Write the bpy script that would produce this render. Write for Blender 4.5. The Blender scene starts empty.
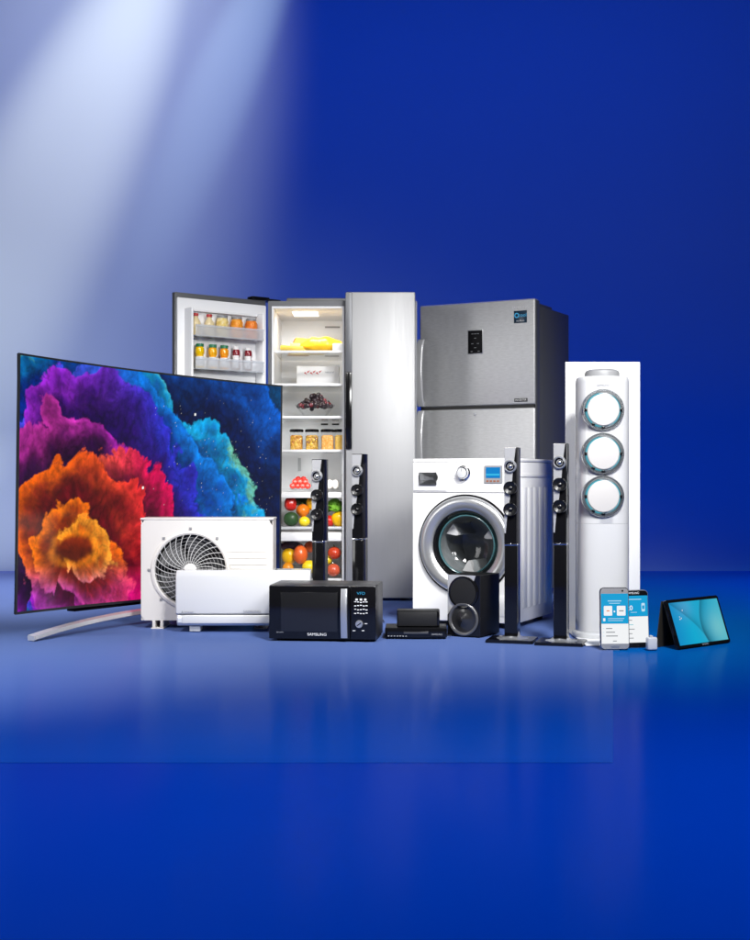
import bpy, bmesh, math, random
import numpy as np
from mathutils import Matrix, Vector
R = math.radians
random.seed(7); rng = np.random.default_rng(5)
S = bpy.context.scene
COL = S.collection

# ------------------------------------------------------------------ camera
F = 1320.0; CH = 0.71; CY = -7.5; HV = 480.0        # focal (px of a 750 px wide frame), eye height, eye Y, horizon row
cd = bpy.data.cameras.new('camera'); cam = bpy.data.objects.new('camera', cd); COL.objects.link(cam)
cam.location = (0, CY, CH); cam.rotation_euler = (R(90), 0, 0)
cd.sensor_fit = 'HORIZONTAL'; cd.sensor_width = 36; cd.lens = 36 * F / 750
cd.shift_y = (HV - 470) / 750; cd.clip_start = 0.05; cd.clip_end = 200
S.camera = cam

# ------------------------------------------------------------------ world (dim studio) and exposure
w = bpy.data.worlds.new('World'); S.world = w; w.use_nodes = True
bg = w.node_tree.nodes['Background']; bg.inputs[0].default_value = (0.55, 0.62, 0.8, 1); bg.inputs[1].default_value = 0.012
S.view_settings.view_transform = 'Standard'; S.view_settings.look = 'None'
S.view_settings.exposure = 0; S.view_settings.gamma = 1
S.cycles.max_bounces = 8; S.cycles.transparent_max_bounces = 16
S.cycles.caustics_reflective = False; S.cycles.caustics_refractive = False
S.cycles.sample_clamp_indirect = 4

# ------------------------------------------------------------------ lamps
def aim(o, t):
    o.rotation_euler = (Vector(t) - o.location).to_track_quat('-Z', 'Y').to_euler()
def spot(name, loc, tgt, power, size, blend=1.0, color=(1, 1, 1), soft=0.3):
    l = bpy.data.lights.new(name, 'SPOT'); l.energy = power; l.spot_size = R(size); l.spot_blend = blend
    l.color = color; l.shadow_soft_size = soft
    o = bpy.data.objects.new(name, l); COL.objects.link(o); o.location = loc; aim(o, tgt); return o
def area(name, loc, tgt, power, sx, sy, color=(1, 1, 1), spread=180):
    l = bpy.data.lights.new(name, 'AREA'); l.energy = power; l.shape = 'RECTANGLE'; l.size = sx; l.size_y = sy
    l.color = color; l.spread = R(spread)
    o = bpy.data.objects.new(name, l); COL.objects.link(o); o.location = loc; aim(o, tgt); return o
GEL = (0.0, 0.078, 1.0); GEL2 = (0.0, 0.30, 1.0)
# products: two soft keys high in front, an added strip light at the side, an added fill just above the frame
spot('key_spot', (-1.9, -6.2, 5.2), (-0.45, -0.95, 0.5), 960, 38, 1.0, (1, .985, .97), 0.55)
spot('key_spot', (1.6, -6.1, 5.0), (0.62, -1.0, 0.55), 2300, 38, 1.0, (1, .99, .98), 0.55)
area('added_strip_light', (-3.4, -3.6, 1.7), (0.6, 0.2, 0.85), 6.5, 0.9, 2.0, (1, 1, 1), 80)
area('added_front_fill', (1.5, -5.1, 2.4), (-0.55, -0.5, 0.8), 17, 1.8, 0.8, (1, 1, 1), 50)
# backdrop: added unseen blue lights that tint the backdrop and floor
area('added_blue_wall_light', (0, 1.2, 6.2), (0, 4.0, 2.6), 108, 9, 0.6, GEL, 120)
area('added_blue_wall_light', (1.0, 2.2, 0.25), (1.0, 4.0, 1.6), 40, 9, 0.3, GEL, 150)
area('added_blue_floor_light', (0, -4.5, 4.2), (0, -4.5, 0), 65, 6, 2.2, GEL2, 70)
area('added_blue_floor_light', (3.4, 0.8, 4.6), (3.4, 0.8, 0), 20, 2.6, 3.0, GEL2, 30)
# white beams raking down the left of the backdrop
spot('white_beam_lamp', (0.20, 2.5, 9.6), (-2.84, 4.0, 3.3), 8200, 13.5, 1.0, (1, .78, .57), 0.05)
spot('white_beam_lamp', (0.80, 3.0, 9.0), (-1.27, 4.0, 4.3), 2100, 8, 1.0, (.86, .90, .92), 0.05)
spot('white_wash_lamp', (0.2, 1.2, 10.0), (-3.15, 4.0, 2.9), 5000, 35, 1.0, (1, .84, .82), 0.2)
spot('white_wash_lamp', (-5.2, -0.4, 4.2), (-4.0, 4.0, 0.9), 640, 50, 1.0, (1, .84, .82), 0.2)
spot('white_floor_lamp', (-3.0, 0.5, 5.2), (-2.45, 0.7, 0), 1750, 46, 1.0, (1, .93, .88), 0.2)
spot('white_floor_lamp', (-3.2, -2.3, 5.0), (-1.85, -2.55, 0), 1050, 32, 1.0, (1, 1, 1), 0.2)

# ------------------------------------------------------------------ helpers
def lin(c):
    def f(x):
        x /= 255.0
        return x / 12.92 if x <= 0.04045 else ((x + 0.055) / 1.055) ** 2.4
    return tuple(f(x) for x in c)
MATS = {}
def mat(name, color, rough=0.4, metal=0.0, spec=0.5, coat=0.0, emit=None, es=0.0, noise=0.0, nscale=20, bump=0.0, bscale=200, aniso=None):
    if name in MATS: return MATS[name]
    m = bpy.data.materials.new(name); m.use_nodes = True; nt = m.node_tree; b = nt.nodes['Principled BSDF']
    b.inputs['Base Color'].default_value = (*color, 1); b.inputs['Roughness'].default_value = rough
    b.inputs['Metallic'].default_value = metal; b.inputs['Specular IOR Level'].default_value = spec
    b.inputs['Coat Weight'].default_value = coat; b.inputs['Coat Roughness'].default_value = 0.06
    if emit:
        b.inputs['Emission Color'].default_value = (*emit, 1); b.inputs['Emission Strength'].default_value = es
    tc = nt.nodes.new('ShaderNodeTexCoord')
    if noise:
        n = nt.nodes.new('ShaderNodeTexNoise'); n.inputs['Scale'].default_value = nscale; n.inputs['Detail'].default_value = 5
        mp = nt.nodes.new('ShaderNodeMapping'); nt.links.new(tc.outputs['Object'], mp.inputs[0]); nt.links.new(mp.outputs[0], n.inputs['Vector'])
        if aniso: mp.inputs['Scale'].default_value = aniso
        mx = nt.nodes.new('ShaderNodeMix'); mx.data_type = 'RGBA'
        nt.links.new(n.outputs['Fac'], mx.inputs['Factor'])
        mx.inputs['A'].default_value = (*[c * (1 - noise) for c in color], 1); mx.inputs['B'].default_value = (*[min(1, c * (1 + noise)) for c in color], 1)
        nt.links.new(mx.outputs['Result'], b.inputs['Base Color'])
        mr = nt.nodes.new('ShaderNodeMapRange'); mr.inputs['To Min'].default_value = rough * 0.85; mr.inputs['To Max'].default_value = min(1, rough * 1.15)
        nt.links.new(n.outputs['Fac'], mr.inputs['Value']); nt.links.new(mr.outputs[0], b.inputs['Roughness'])
    if bump:
        n = nt.nodes.new('ShaderNodeTexNoise'); n.inputs['Scale'].default_value = bscale; n.inputs['Detail'].default_value = 3
        nt.links.new(tc.outputs['Object'], n.inputs['Vector'])
        bp = nt.nodes.new('ShaderNodeBump'); bp.inputs['Strength'].default_value = bump; bp.inputs['Distance'].default_value = 0.002
        nt.links.new(n.outputs['Fac'], bp.inputs['Height']); nt.links.new(bp.outputs[0], b.inputs['Normal'])
    MATS[name] = m; return m
def clear(name, tint=(1, 1, 1), opac=0.08, white=0.0):
    """clear glass or plastic: transparent body with a Fresnel gloss"""
    if name in MATS: return MATS[name]
    m = bpy.data.materials.new(name); m.use_nodes = True; nt = m.node_tree; nt.nodes.clear()
    out = nt.nodes.new('ShaderNodeOutputMaterial'); t = nt.nodes.new('ShaderNodeBsdfTransparent'); t.inputs[0].default_value = (*tint, 1)
    g = nt.nodes.new('ShaderNodeBsdfGlossy'); g.inputs['Roughness'].default_value = 0.06
    d = nt.nodes.new('ShaderNodeBsdfDiffuse'); d.inputs[0].default_value = (.9, .91, .92, 1)
    m0 = nt.nodes.new('ShaderNodeMixShader'); m0.inputs[0].default_value = white
    nt.links.new(t.outputs[0], m0.inputs[1]); nt.links.new(d.outputs[0], m0.inputs[2])
    fr = nt.nodes.new('ShaderNodeLayerWeight'); fr.inputs[0].default_value = 0.5
    pw = nt.nodes.new('ShaderNodeMath'); pw.operation = 'POWER'; pw.inputs[1].default_value = 4; nt.links.new(fr.outputs['Facing'], pw.inputs[0])
    ad = nt.nodes.new('ShaderNodeMath'); ad.operation = 'MULTIPLY_ADD'; ad.inputs[1].default_value = 0.55; ad.inputs[2].default_value = opac * 0.5; nt.links.new(pw.outputs[0], ad.inputs[0])
    mx = nt.nodes.new('ShaderNodeMixShader'); nt.links.new(ad.outputs[0], mx.inputs[0]); nt.links.new(m0.outputs[0], mx.inputs[1]); nt.links.new(g.outputs[0], mx.inputs[2])
    nt.links.new(mx.outputs[0], out.inputs[0]); MATS[name] = m; return m
def voro(name, c1, c2, c3, scale, rough=0.4):
    """heaped small food: cells of three tones"""
    if name in MATS: return MATS[name]
    m = bpy.data.materials.new(name); m.use_nodes = True; nt = m.node_tree; b = nt.nodes['Principled BSDF']; b.inputs['Roughness'].default_value = rough
    tc = nt.nodes.new('ShaderNodeTexCoord'); v = nt.nodes.new('ShaderNodeTexVoronoi'); v.inputs['Scale'].default_value = scale
    nt.links.new(tc.outputs['Object'], v.inputs['Vector'])
    sp = nt.nodes.new('ShaderNodeSeparateColor'); nt.links.new(v.outputs['Color'], sp.inputs[0])
    cr = nt.nodes.new('ShaderNodeValToRGB'); e = cr.color_ramp.elements
    e[0].color = (*c1, 1); e[1].color = (*c3, 1); x = e.new(0.5); x.color = (*c2, 1)
    nt.links.new(sp.outputs[0], cr.inputs[0]); nt.links.new(cr.outputs[0], b.inputs['Base Color'])
    bp = nt.nodes.new('ShaderNodeBump'); bp.inputs['Strength'].default_value = 0.8; bp.inputs['Distance'].default_value = 0.006; bp.invert = True
    nt.links.new(v.outputs['Distance'], bp.inputs['Height']); nt.links.new(bp.outputs[0], b.inputs['Normal'])
    MATS[name] = m; return m
def vcol_mat(name, strength, rough=0.15):
    m = bpy.data.materials.new(name); m.use_nodes = True; nt = m.node_tree; b = nt.nodes['Principled BSDF']
    a = nt.nodes.new('ShaderNodeVertexColor'); a.layer_name = 'picture'
    b.inputs['Base Color'].default_value = (.01, .01, .01, 1); b.inputs['Roughness'].default_value = rough; b.inputs['Specular IOR Level'].default_value = 0.25
    nt.links.new(a.outputs[0], b.inputs['Emission Color']); b.inputs['Emission Strength'].default_value = strength; return m

FRONT = Matrix.Rotation(R(90), 4, 'X')            # local z -> -y (towards the viewer), local y -> z
T = lambda x, y, z: Matrix.Translation((x, y, z))
class MB:
    def __init__(s): s.bm = bmesh.new()
    def add(s, tb, M=None, mi=0):
        if M is not None: bmesh.ops.transform(tb, matrix=M, verts=tb.verts)
        for f in tb.faces: f.material_index = mi
        me = bpy.data.meshes.new('tmp'); tb.to_mesh(me); tb.free(); s.bm.from_mesh(me); bpy.data.meshes.remove(me); return s
    def box(s, x0, x1, y0, y1, z0, z1, bev=0, seg=2, mi=0, M=None):
        tb = bmesh.new(); bmesh.ops.create_cube(tb, size=1)
        for v in tb.verts: v.co = Vector(((x0 + x1) / 2 + v.co.x * (x1 - x0), (y0 + y1) / 2 + v.co.y * (y1 - y0), (z0 + z1) / 2 + v.co.z * (z1 - z0)))
        if bev: bmesh.ops.bevel(tb, geom=tb.edges[:], offset=bev, segments=seg, affect='EDGES', profile=0.5)
        return s.add(tb, M, mi)
    def lathe(s, prof, n=32, M=None, mi=0):
        tb = bmesh.new(); rings = []
        for r, h in prof:
            if r < 1e-6: rings.append([tb.verts.new((0, 0, h))])
            else: rings.append([tb.verts.new((r * math.cos(2 * math.pi * i / n), r * math.sin(2 * math.pi * i / n), h)) for i in range(n)])
        for a, b in zip(rings, rings[1:]):
            for i in range(n):
                j = (i + 1) % n
                if len(a) == 1 and len(b) == 1: continue
                if len(a) == 1: tb.faces.new((a[0], b[j], b[i]))
                elif len(b) == 1: tb.faces.new((a[i], a[j], b[0]))
                else: tb.faces.new((a[i], a[j], b[j], b[i]))
        bmesh.ops.recalc_face_normals(tb, faces=tb.faces[:])
        return s.add(tb, M, mi)
    def loft(s, secs, cap=True, closed=True, M=None, mi=0):
        tb = bmesh.new(); rr = [[tb.verts.new(p) for p in sec] for sec in secs]; n = len(rr[0])
        for a, b in zip(rr, rr[1:]):
            for i in range(n if closed else n - 1):
                j = (i + 1) % n; tb.faces.new((a[i], a[j], b[j], b[i]))
        if cap and closed:
            tb.faces.new(rr[0][::-1]); tb.faces.new(rr[-1])
        bmesh.ops.recalc_face_normals(tb, faces=tb.faces[:])
        return s.add(tb, M, mi)
    def prism(s, poly, h0, h1, M=None, mi=0, bev=0):
        tb = bmesh.new(); a = [tb.verts.new((x, y, h0)) for x, y in poly]; b = [tb.verts.new((x, y, h1)) for x, y in poly]; n = len(poly)
        tb.faces.new(a[::-1]); tb.faces.new(b)
        for i in range(n): tb.faces.new((a[i], a[(i + 1) % n], b[(i + 1) % n], b[i]))
        bmesh.ops.recalc_face_normals(tb, faces=tb.faces[:])
        if bev: bmesh.ops.bevel(tb, geom=[e for e in tb.edges if abs(e.verts[0].co.z - e.verts[1].co.z) < 1e-6 and e.verts[0].co.z > (h0 + h1) / 2], offset=bev, segments=2, affect='EDGES')
        return s.add(tb, M, mi)
    def tube(s, path, r, n=8, M=None, mi=0):
        path = [Vector(p) for p in path]; secs = []
        for i, p in enumerate(path):
            t = (path[min(i + 1, len(path) - 1)] - path[max(i - 1, 0)]).normalized()
            up = Vector((0, 0, 1)) if abs(t.z) < 0.9 else Vector((0, 1, 0))
            x = t.cross(up).normalized(); y = x.cross(t); rr = r(i / (len(path) - 1)) if callable(r) else r
            secs.append([p + rr * (math.cos(2 * math.pi * k / n) * x + math.sin(2 * math.pi * k / n) * y) for k in range(n)])
        return s.loft(secs, M=M, mi=mi)
    def ball(s, c, r, M=None, mi=0, sub=3, lump=0.0, scale=(1, 1, 1)):
        tb = bmesh.new(); bmesh.ops.create_icosphere(tb, subdivisions=sub, radius=1)
        ph = [random.uniform(0, 6.28) for _ in range(6)]
        for v in tb.verts:
            p = v.co.copy(); k = 1 + lump * (math.sin(3 * p.x + ph[0]) + math.sin(3.7 * p.y + ph[1]) + math.sin(4.1 * p.z + ph[2])) / 3
            v.co = Vector((c[0] + p.x * r * k * scale[0], c[1] + p.y * r * k * scale[1], c[2] + p.z * r * k * scale[2]))
        return s.add(tb, M, mi)
def obj(name, mb, mats, parent=None, M=None, angle=35, smooth=True):
    me = bpy.data.meshes.new(name); bm = mb.bm if isinstance(mb, MB) else mb; bm.to_mesh(me); bm.free()
    for m in (mats if isinstance(mats, (list, tuple)) else [mats]): me.materials.append(m)
    if smooth: me.shade_smooth(); me.set_sharp_from_angle(angle=R(angle))
    o = bpy.data.objects.new(name, me); COL.objects.link(o)
    if parent is not None: o.parent = parent
    if M is not None: o.matrix_local = M
    return o
def tag(o, label, cat, group=None, kind=None):
    o['label'] = label; o['category'] = cat
    if group: o['group'] = group
    return o
def thing(name, label, cat, loc, rotz=0, group=None):
    o = bpy.data.objects.new(name, None); COL.objects.link(o); o.empty_display_size = 0.05
    o.location = loc; o.rotation_euler = (0, 0, R(rotz)); return tag(o, label, cat, group)
def text(name, body, size, m, parent, x, y, z, align='CENTER', wide=1.0, spacing=1.0, M=None, depth=0.0006):
    """letters standing on the local xz plane and facing -y"""
    c = bpy.data.curves.new(name, 'FONT'); c.body = body; c.size = size; c.align_x = align; c.align_y = 'CENTER'; c.extrude = depth; c.space_character = spacing; c.resolution_u = 3
    t = bpy.data.objects.new(name, c); COL.objects.link(t); dg = bpy.context.evaluated_depsgraph_get(); dg.update()
    me = bpy.data.meshes.new_from_object(t.evaluated_get(dg)); bpy.data.objects.remove(t); bpy.data.curves.remove(c)
    me.name = name; me.materials.clear(); me.materials.append(m)
    me.transform(T(x, y, z) @ FRONT @ Matrix.Diagonal((wide, 1, 1, 1)))
    if M is not None: me.transform(M)
    o = bpy.data.objects.new(name, me); COL.objects.link(o); o.parent = parent; return o
def XU(u, d): return (u - 375) * d / F
def ZV(v, d): return CH - (v - HV) * d / F
def DV(v): return F * CH / (v - HV)
def rrect(x0, x1, y0, y1, r, n=6):
    p = []
    for cx, cy, a in ((x1 - r, y1 - r, 0), (x0 + r, y1 - r, 90), (x0 + r, y0 + r, 180), (x1 - r, y0 + r, 270)):
        for i in range(n + 1): q = R(a + 90 * i / n); p.append((cx + r * math.cos(q), cy + r * math.sin(q)))
    return p
def ring_prof(r0, r1, h0, h1, k=6):
    """half-round ring section between radii r0 and r1"""
    return [(r0, h0)] + [((r0 + r1) / 2 - (r1 - r0) / 2 * math.cos(math.pi * i / k), h0 + (h1 - h0) * math.sin(math.pi * i / k)) for i in range(1, k)] + [(r1, h0)]

# ------------------------------------------------------------------ materials
M_white = mat('white_enamel', (.80, .80, .80), .32, noise=.015, nscale=3)
M_gloss = mat('glossy_white_plastic', (.62, .625, .635), .14, coat=.4, noise=.01, nscale=3)
M_cream = mat('cream_painted_steel', (.665, .64, .605), .38, noise=.02, nscale=5, bump=.05, bscale=400)
M_liner = mat('white_liner_plastic', (.90, .905, .91), .35)
M_steel = mat('brushed_light_steel', (.39, .393, .398), .5, metal=.5, noise=.05, nscale=90, aniso=(1, 1, .05), bump=.05, bscale=500)
M_steel2 = mat('brushed_grey_steel', (.58, .585, .59), .48, metal=.6, noise=.2, nscale=120, aniso=(.25, 1, 1), bump=.08, bscale=500)
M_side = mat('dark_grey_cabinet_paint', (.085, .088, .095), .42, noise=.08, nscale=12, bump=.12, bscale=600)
M_rim = mat('grey_metal_trim', (.16, .165, .175), .4, metal=.4)
M_chrome = mat('polished_chrome', (.80, .81, .83), .16, metal=1.0)
M_satin = mat('satin_silver', (.62, .63, .65), .32, metal=.8)
M_black = mat('gloss_black_plastic', (.005, .005, .006), .14, spec=.35, coat=.3)
M_blackm = mat('matt_black_plastic', (.008, .008, .009), .4, spec=.08, bump=.08, bscale=700)
M_grille = mat('dark_cloth_grille', (.012, .012, .013), .5, spec=.25, bump=.2, bscale=900)
M_rubber = mat('black_rubber', (.02, .02, .02), .7)
M_grey = mat('mid_grey_plastic', (.25, .255, .265), .45)
M_ltgrey = mat('pale_grey_plastic', (.55, .56, .57), .4)
M_glass = clear('clear_glass', opac=.025)
M_bin = clear('frosted_bin_plastic', (.95, .97, 1), .1, .28)
M_wtext = mat('white_print', (.75, .75, .75), .5)
M_gtext = mat('grey_print', (.28, .29, .31), .5)
M_cyan = mat('cyan_led', (.0, .05, .07), .4, emit=lin((90, 200, 220)), es=.6)
M_cyanlit = mat('lit_cyan_digits', (0, .05, .08), .4, emit=lin((60, 170, 225)), es=.6)

# ------------------------------------------------------------------ the setting
def struct(o): o['kind'] = 'structure'; return o
M_paper = mat('grey_backdrop_paper', (.24, .335, .40), .9, spec=.05, noise=.015, nscale=2)
M_floor = mat('blue_studio_floor', (.001, .10, .37), .16, spec=.0008, noise=.03, nscale=3)
M_mat = mat('added_pale_floor_sheet', (.10, .158, .38), .16, spec=.0005, noise=.02, nscale=3)
mb = MB(); prof = [(2.8, 0.0)] + [(2.8 + 1.2 * math.sin(R(a)), 1.2 - 1.2 * math.cos(R(a))) for a in range(4, 91, 4)] + [(4.0, 11.0)]
mb.loft([[(-11, y, z) for y, z in prof], [(11, y, z) for y, z in prof]], closed=False)
struct(obj('backdrop', mb, M_paper, angle=60))
mb = MB(); mb.loft([[(-11, -10, 0), (11, -10, 0)], [(-11, 2.8, 0), (11, 2.8, 0)]], closed=False); struct(obj('floor', mb, M_floor))
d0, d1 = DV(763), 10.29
mb = MB(); mb.loft([[(-6, d0 + CY, .0008), (XU(613, d0), d0 + CY, .0008)], [(-6, d1 + CY, .0008), (XU(613, d1), d1 + CY, .0008)]], closed=False); struct(obj('added_floor_sheet', mb, M_mat))  # added paler sheet, so white light shows on the floor only this side

# ================================================================== open side-by-side fridge
D = 7.8; k = F / D
FX0, FX1, FXM = XU(268, D), XU(417, D), XU(346, D)
FZ1 = ZV(301, D)
fr = thing('refrigerator', 'tall silver side by side refrigerator with its left door wide open and full of food', 'refrigerator', (FX0, D + CY, 0))
W = FX1 - FX0; xm = FXM - FX0; Hc = FZ1; dep = .70
mb = MB()
mb.box(0, .022, 0, dep, .05, Hc); mb.box(xm - .01, W, 0, dep, .05, Hc)
mb.box(.022, xm - .01, 0, dep, Hc - .03, Hc); mb.box(.022, xm - .01, 0, dep, .05, .10); mb.box(.022, xm - .01, dep - .06, dep, .10, Hc - .03)
mb.box(.10, W - .02, .12, dep - .1, Hc, Hc + .035, bev=.008)
obj('cabinet', mb, M_rim, fr)
ix0, ix1, iz0, iz1, iy1 = .0225, xm - .0105, .1005, Hc - .0305, dep - .0605
lt = .012
mb = MB()
mb.box(ix0, ix0 + lt, .002, iy1, iz0, iz1); mb.box(ix1 - lt, ix1, .002, iy1, iz0, iz1)
mb.box(ix0 + lt, ix1 - lt, .002, iy1, iz1 - lt, iz1); mb.box(ix0 + lt, ix1 - lt, .002, iy1, iz0, iz0 + lt); mb.box(ix0 + lt, ix1 - lt, iy1 - lt, iy1, iz0 + lt, iz1 - lt)
obj('liner', mb, M_liner, fr)
jx0, jx1, jyb = ix0 + lt, ix1 - lt, iy1 - lt
mb = MB().box(jx0 + .10, jx0 + .25, .16, .36, iz1 - lt - .006, iz1 - lt, bev=.002)
obj('interior_lamp', mb, mat('lit_lamp_diffuser', (.9, .9, .9), .4, emit=(1, .97, .92), es=1.6), fr)
area('interior_lamp_and_fill', (FX0 + (jx0 + jx1) / 2, D + CY + .10, iz1 - .03), (FX0 + (jx0 + jx1) / 2, D + CY + .42, 0.9), 1.6, .25, .10, (1, .98, .95), 170)
area('interior_lamp_and_fill', (FX0 + (jx0 + jx1) / 2, D + CY + .05, .70), (FX0 + (jx0 + jx1) / 2, D + CY + .5, .62), 0.5, .3, .05, (1, 1, 1), 160)  # added fill low before the drawers; no fitting sits here
for v in (351, 384, 416.5, 450):
    z = ZV(v, D + .04)
    sh = obj('shelf', MB().box(jx0 + .001, jx1 - .001, .05, jyb - .03, z - .008, z), clear('shelf_glass', (.985, .995, .995), .1, .05), fr)
    obj('front_edge', MB().box(jx0 + .001, jx1 - .001, .036, .0495, z - .012, z + .003, bev=.002), M_white, sh)
SHZ = [ZV(v, D + .04) for v in (351, 384, 416.5, 450)]
for (u0, u1, v0, v1, mm) in ((325, 340, 326.5, 328, M_grey), (325, 339, 355, 357, M_blackm), (325, 339, 385.5, 387.5, M_blackm), (321, 328, 423.6, 425, M_blackm), (332, 339, 423.6, 425, M_blackm), (298, 301, 458, 471, M_ltgrey)):
    d = D + jyb
    obj('air_vent', MB().box(XU(u0, d) - FX0, XU(u1, d) - FX0, jyb - .004, jyb - .0002, ZV(v1, d), ZV(v0, d), bev=.001), mm, fr)
# drawers and tray
def zf(v): return ZV(v, D + .05)
tz = zf(489)
mb = MB().box(jx0 + .002, jx1 - .002, .04, .34, tz - .004, tz); mb.box(jx0 + .002, jx1 - .002, .034, .0395, tz, tz + .085); mb.box(jx0 + .002, jx0 + .006, .04, .34, tz, tz + .085); mb.box(jx1 - .006, jx1 - .002, .04, .34, tz, tz + .085)
obj('open_tray', mb, M_glass, fr)
DRW = []
for (va, vb, vc) in ((491, 498, 528.5), (531, 541, 580)):
    z1, z0 = zf(vb), zf(vc)
    dr = obj('drawer', MB().box(jx0 + .004, jx1 - .004, .03, .034, z0, z1).box(jx0 + .004, jx1 - .004, .035, .40, z0, z0 + .004).box(jx0 + .004, jx0 + .008, .035, .40, z0 + .0045, z1).box(jx1 - .008, jx1 - .004, .035, .40, z0 + .0045, z1), M_glass, fr)
    obj('drawer_rail', MB().box(jx0 + .003, jx1 - .003, .022, .06, z1 + .0005, zf(va) - .012, bev=.004).box(jx0 + .003, jx1 - .003, .03, .42, zf(va) - .0115, zf(va) - .007), M_white, dr)
    obj('drawer_lip', MB().box(jx0 + .003, jx1 - .003, .024, .0295, z0 - .004, z0 + .012, bev=.002), M_ltgrey, dr)
    DRW.append((z0 + .0045, z1))
# right door, closed
mb = MB().box(xm, W - .012, -.075, -.008, .018, ZV(292, D - .07), bev=.008)
rd = obj('door', mb, M_steel, fr); rd['label'] = 'closed brushed silver door'
dz = D - .08
obj('edge_trim', MB().box(xm - .001, xm + .036, -.083, -.0755, ZV(372, dz), ZV(292.5, dz), bev=.002), M_rim, rd)
obj('handle', MB().box(xm - .001, xm + .036, -.090, -.0755, ZV(449, dz), ZV(372.5, dz), bev=.004), M_black, rd)
obj('hinge_cover', MB().box(W - .09, W - .014, -.02, .06, Hc + .0005, Hc + .022, bev=.006), M_grey, fr)
for x in (.06, W - .07): obj('levelling_foot', MB().lathe([(0, 0), (.03, 0), (.03, .015), (.012, .02), (.012, .05)], 16, T(x, .06, 0)), M_grey, fr)
obj('kick_plate', MB().box(.01, W - .01, -.002, .02, .012, .044, bev=.003), M_ltgrey, fr)
# left door, swung open: built from its free edge (x=0) to the hinge (x=L)
dF = 7.40; P0 = Vector((XU(176, dF), dF + CY)); P1 = Vector((XU(267, D - .02), D - .02 + CY)); L = (P1 - P0).length
ang = math.atan2((P1 - P0).y, (P1 - P0).x)
DM = T(P0.x - FX0, P0.y - (D + CY), 0) @ Matrix.Rotation(ang, 4, 'Z'); DW = T(P0.x, P0.y, 0) @ Matrix.Rotation(ang, 4, 'Z')
dzt = ZV(291.5, dF)
ld = obj('door', MB().box(0, L, .012, .046, .045, dzt, bev=.004), M_rim, fr, DM); ld['label'] = 'wide open door with white inner liner and bottle bins'
lz1 = dzt - .030
mb = MB().box(.008, L - .008, -.004, .0115, .06, lz1, bev=.006)
for a, b, c, d_ in ((.05, .065, .3, lz1 - .06), (L - .085, L - .07, .3, lz1 - .06)): mb.box(a, b, -.085, -.0045, c, d_, bev=.006)
mb.box(.066, L - .086, -.030, -.0045, lz1 - .075, lz1 - .06, bev=.004)
obj('door_liner', mb, M_liner, ld)
obj('hinge', MB().box(L - .10, L + .02, .0, .06, dzt + .0005, dzt + .02, bev=.004).box(L - .02, L + .12, .03, .09, dzt + .0, dzt + .018, bev=.004), M_black, ld)
def door_local(u, v, y):
    """door x and z of a picture point on the plane y of the open door"""
    a = math.cos(ang), math.sin(ang); t = (u - 375) / F
    ox = P0.x - a[1] * y; od = dF + a[0] * y
    x = (t * od - ox) / (a[0] - t * a[1]); d = od + x * a[1]
    return x, ZV(v, d)
BZ = []
for (vb, vt) in ((336.5, 326), (369, 358), (398, 388)):
    z = door_local(220, vb, -.08)[1]; BZ.append(z); x0, x1 = .068, L - .088
    mb = MB().box(x0, x1, -.096, -.006, z - .008, z - .001); mb.box(x0, x1, -.10, -.0965, z - .008, z + .055, bev=.0015); mb.box(x0, x1, -.104, -.1005, z + .045, z + .058, bev=.0015)
    obj('door_bin', mb, M_bin, ld)
def bottle(name, label, cat, u, v0, w_, h, kind, c, cap, bz, group):
    x, _ = door_local(u, v0, -.055); p = DW @ Vector((x, -.052, bz))
    o = thing(name, label, cat, p, math.degrees(ang), group); r = w_ / 2
    if kind == 'bottle': pr = [(0, 0), (r * .9, 0), (r, .01), (r, h * .5), (r * .9, h * .62), (r * .5, h * .78), (r * .42, h * .86), (0, h * .86)]
    elif kind == 'jar': pr = [(0, 0), (r * .92, 0), (r, .008), (r, h * .72), (r * .85, h * .82), (r * .82, h * .86), (0, h * .86)]
    else: pr = [(0, 0), (r * .9, 0), (r, .006), (r, h * .45), (r * .75, h * .5), (r * .98, h * .6), (r, h * .78), (r * .7, h * .88), (0, h * .88)]
    obj('body', MB().lathe(pr, 24), c, o)
    obj('cap', MB().lathe([(0, h * .862), (r * (.55 if kind == 'bottle' else .85), h * .862), (r * (.55 if kind == 'bottle' else .85), h * .985), (r * .3, h), (0, h)], 20), cap, o)
    return o
M_pale = mat('pale_cloudy_drink', (.80, .66, .38), .15, coat=.5, noise=.1, nscale=40)
M_redcap = mat('red_cap', (.5, .03, .03), .4); M_greencap = mat('green_cap', (.01, .16, .07), .4)
GU = 'bottles and jars on the upper door shelf'; GL = 'bottles on the lower door shelf'
V_pl = voro('pale_pickles', (.80, .62, .22), (.72, .52, .14), (.85, .72, .4), 60)
V_or = voro('orange_preserve', (.85, .33, .02), (.80, .25, .01), (.9, .42, .05), 55)
V_or2 = voro('deep_orange_preserve', (.85, .22, .01), (.75, .16, .01), (.9, .3, .03), 55)
bottle('milk_bottle', 'pale bottle with red cap at the free edge of the upper door shelf', 'bottle', 196, 335, .058, .125, 'bottle', M_pale, M_redcap, BZ[0], GU)
bottle('milk_bottle', 'pale bottle with red cap next to the jar of pale pickles', 'bottle', 209.5, 335, .058, .125, 'bottle', M_pale, M_redcap, BZ[0], GU)
bottle('preserve_jar', 'glass jar of pale yellow pickles on the upper door shelf', 'jar', 222.5, 335, .072, .125, 'jar', V_pl, M_grey, BZ[0], GU)
bottle('preserve_jar', 'jar of light orange preserve in the middle of the upper door shelf jars', 'jar', 237, 335, .072, .125, 'jar', V_or, M_grey, BZ[0], GU)
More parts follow.
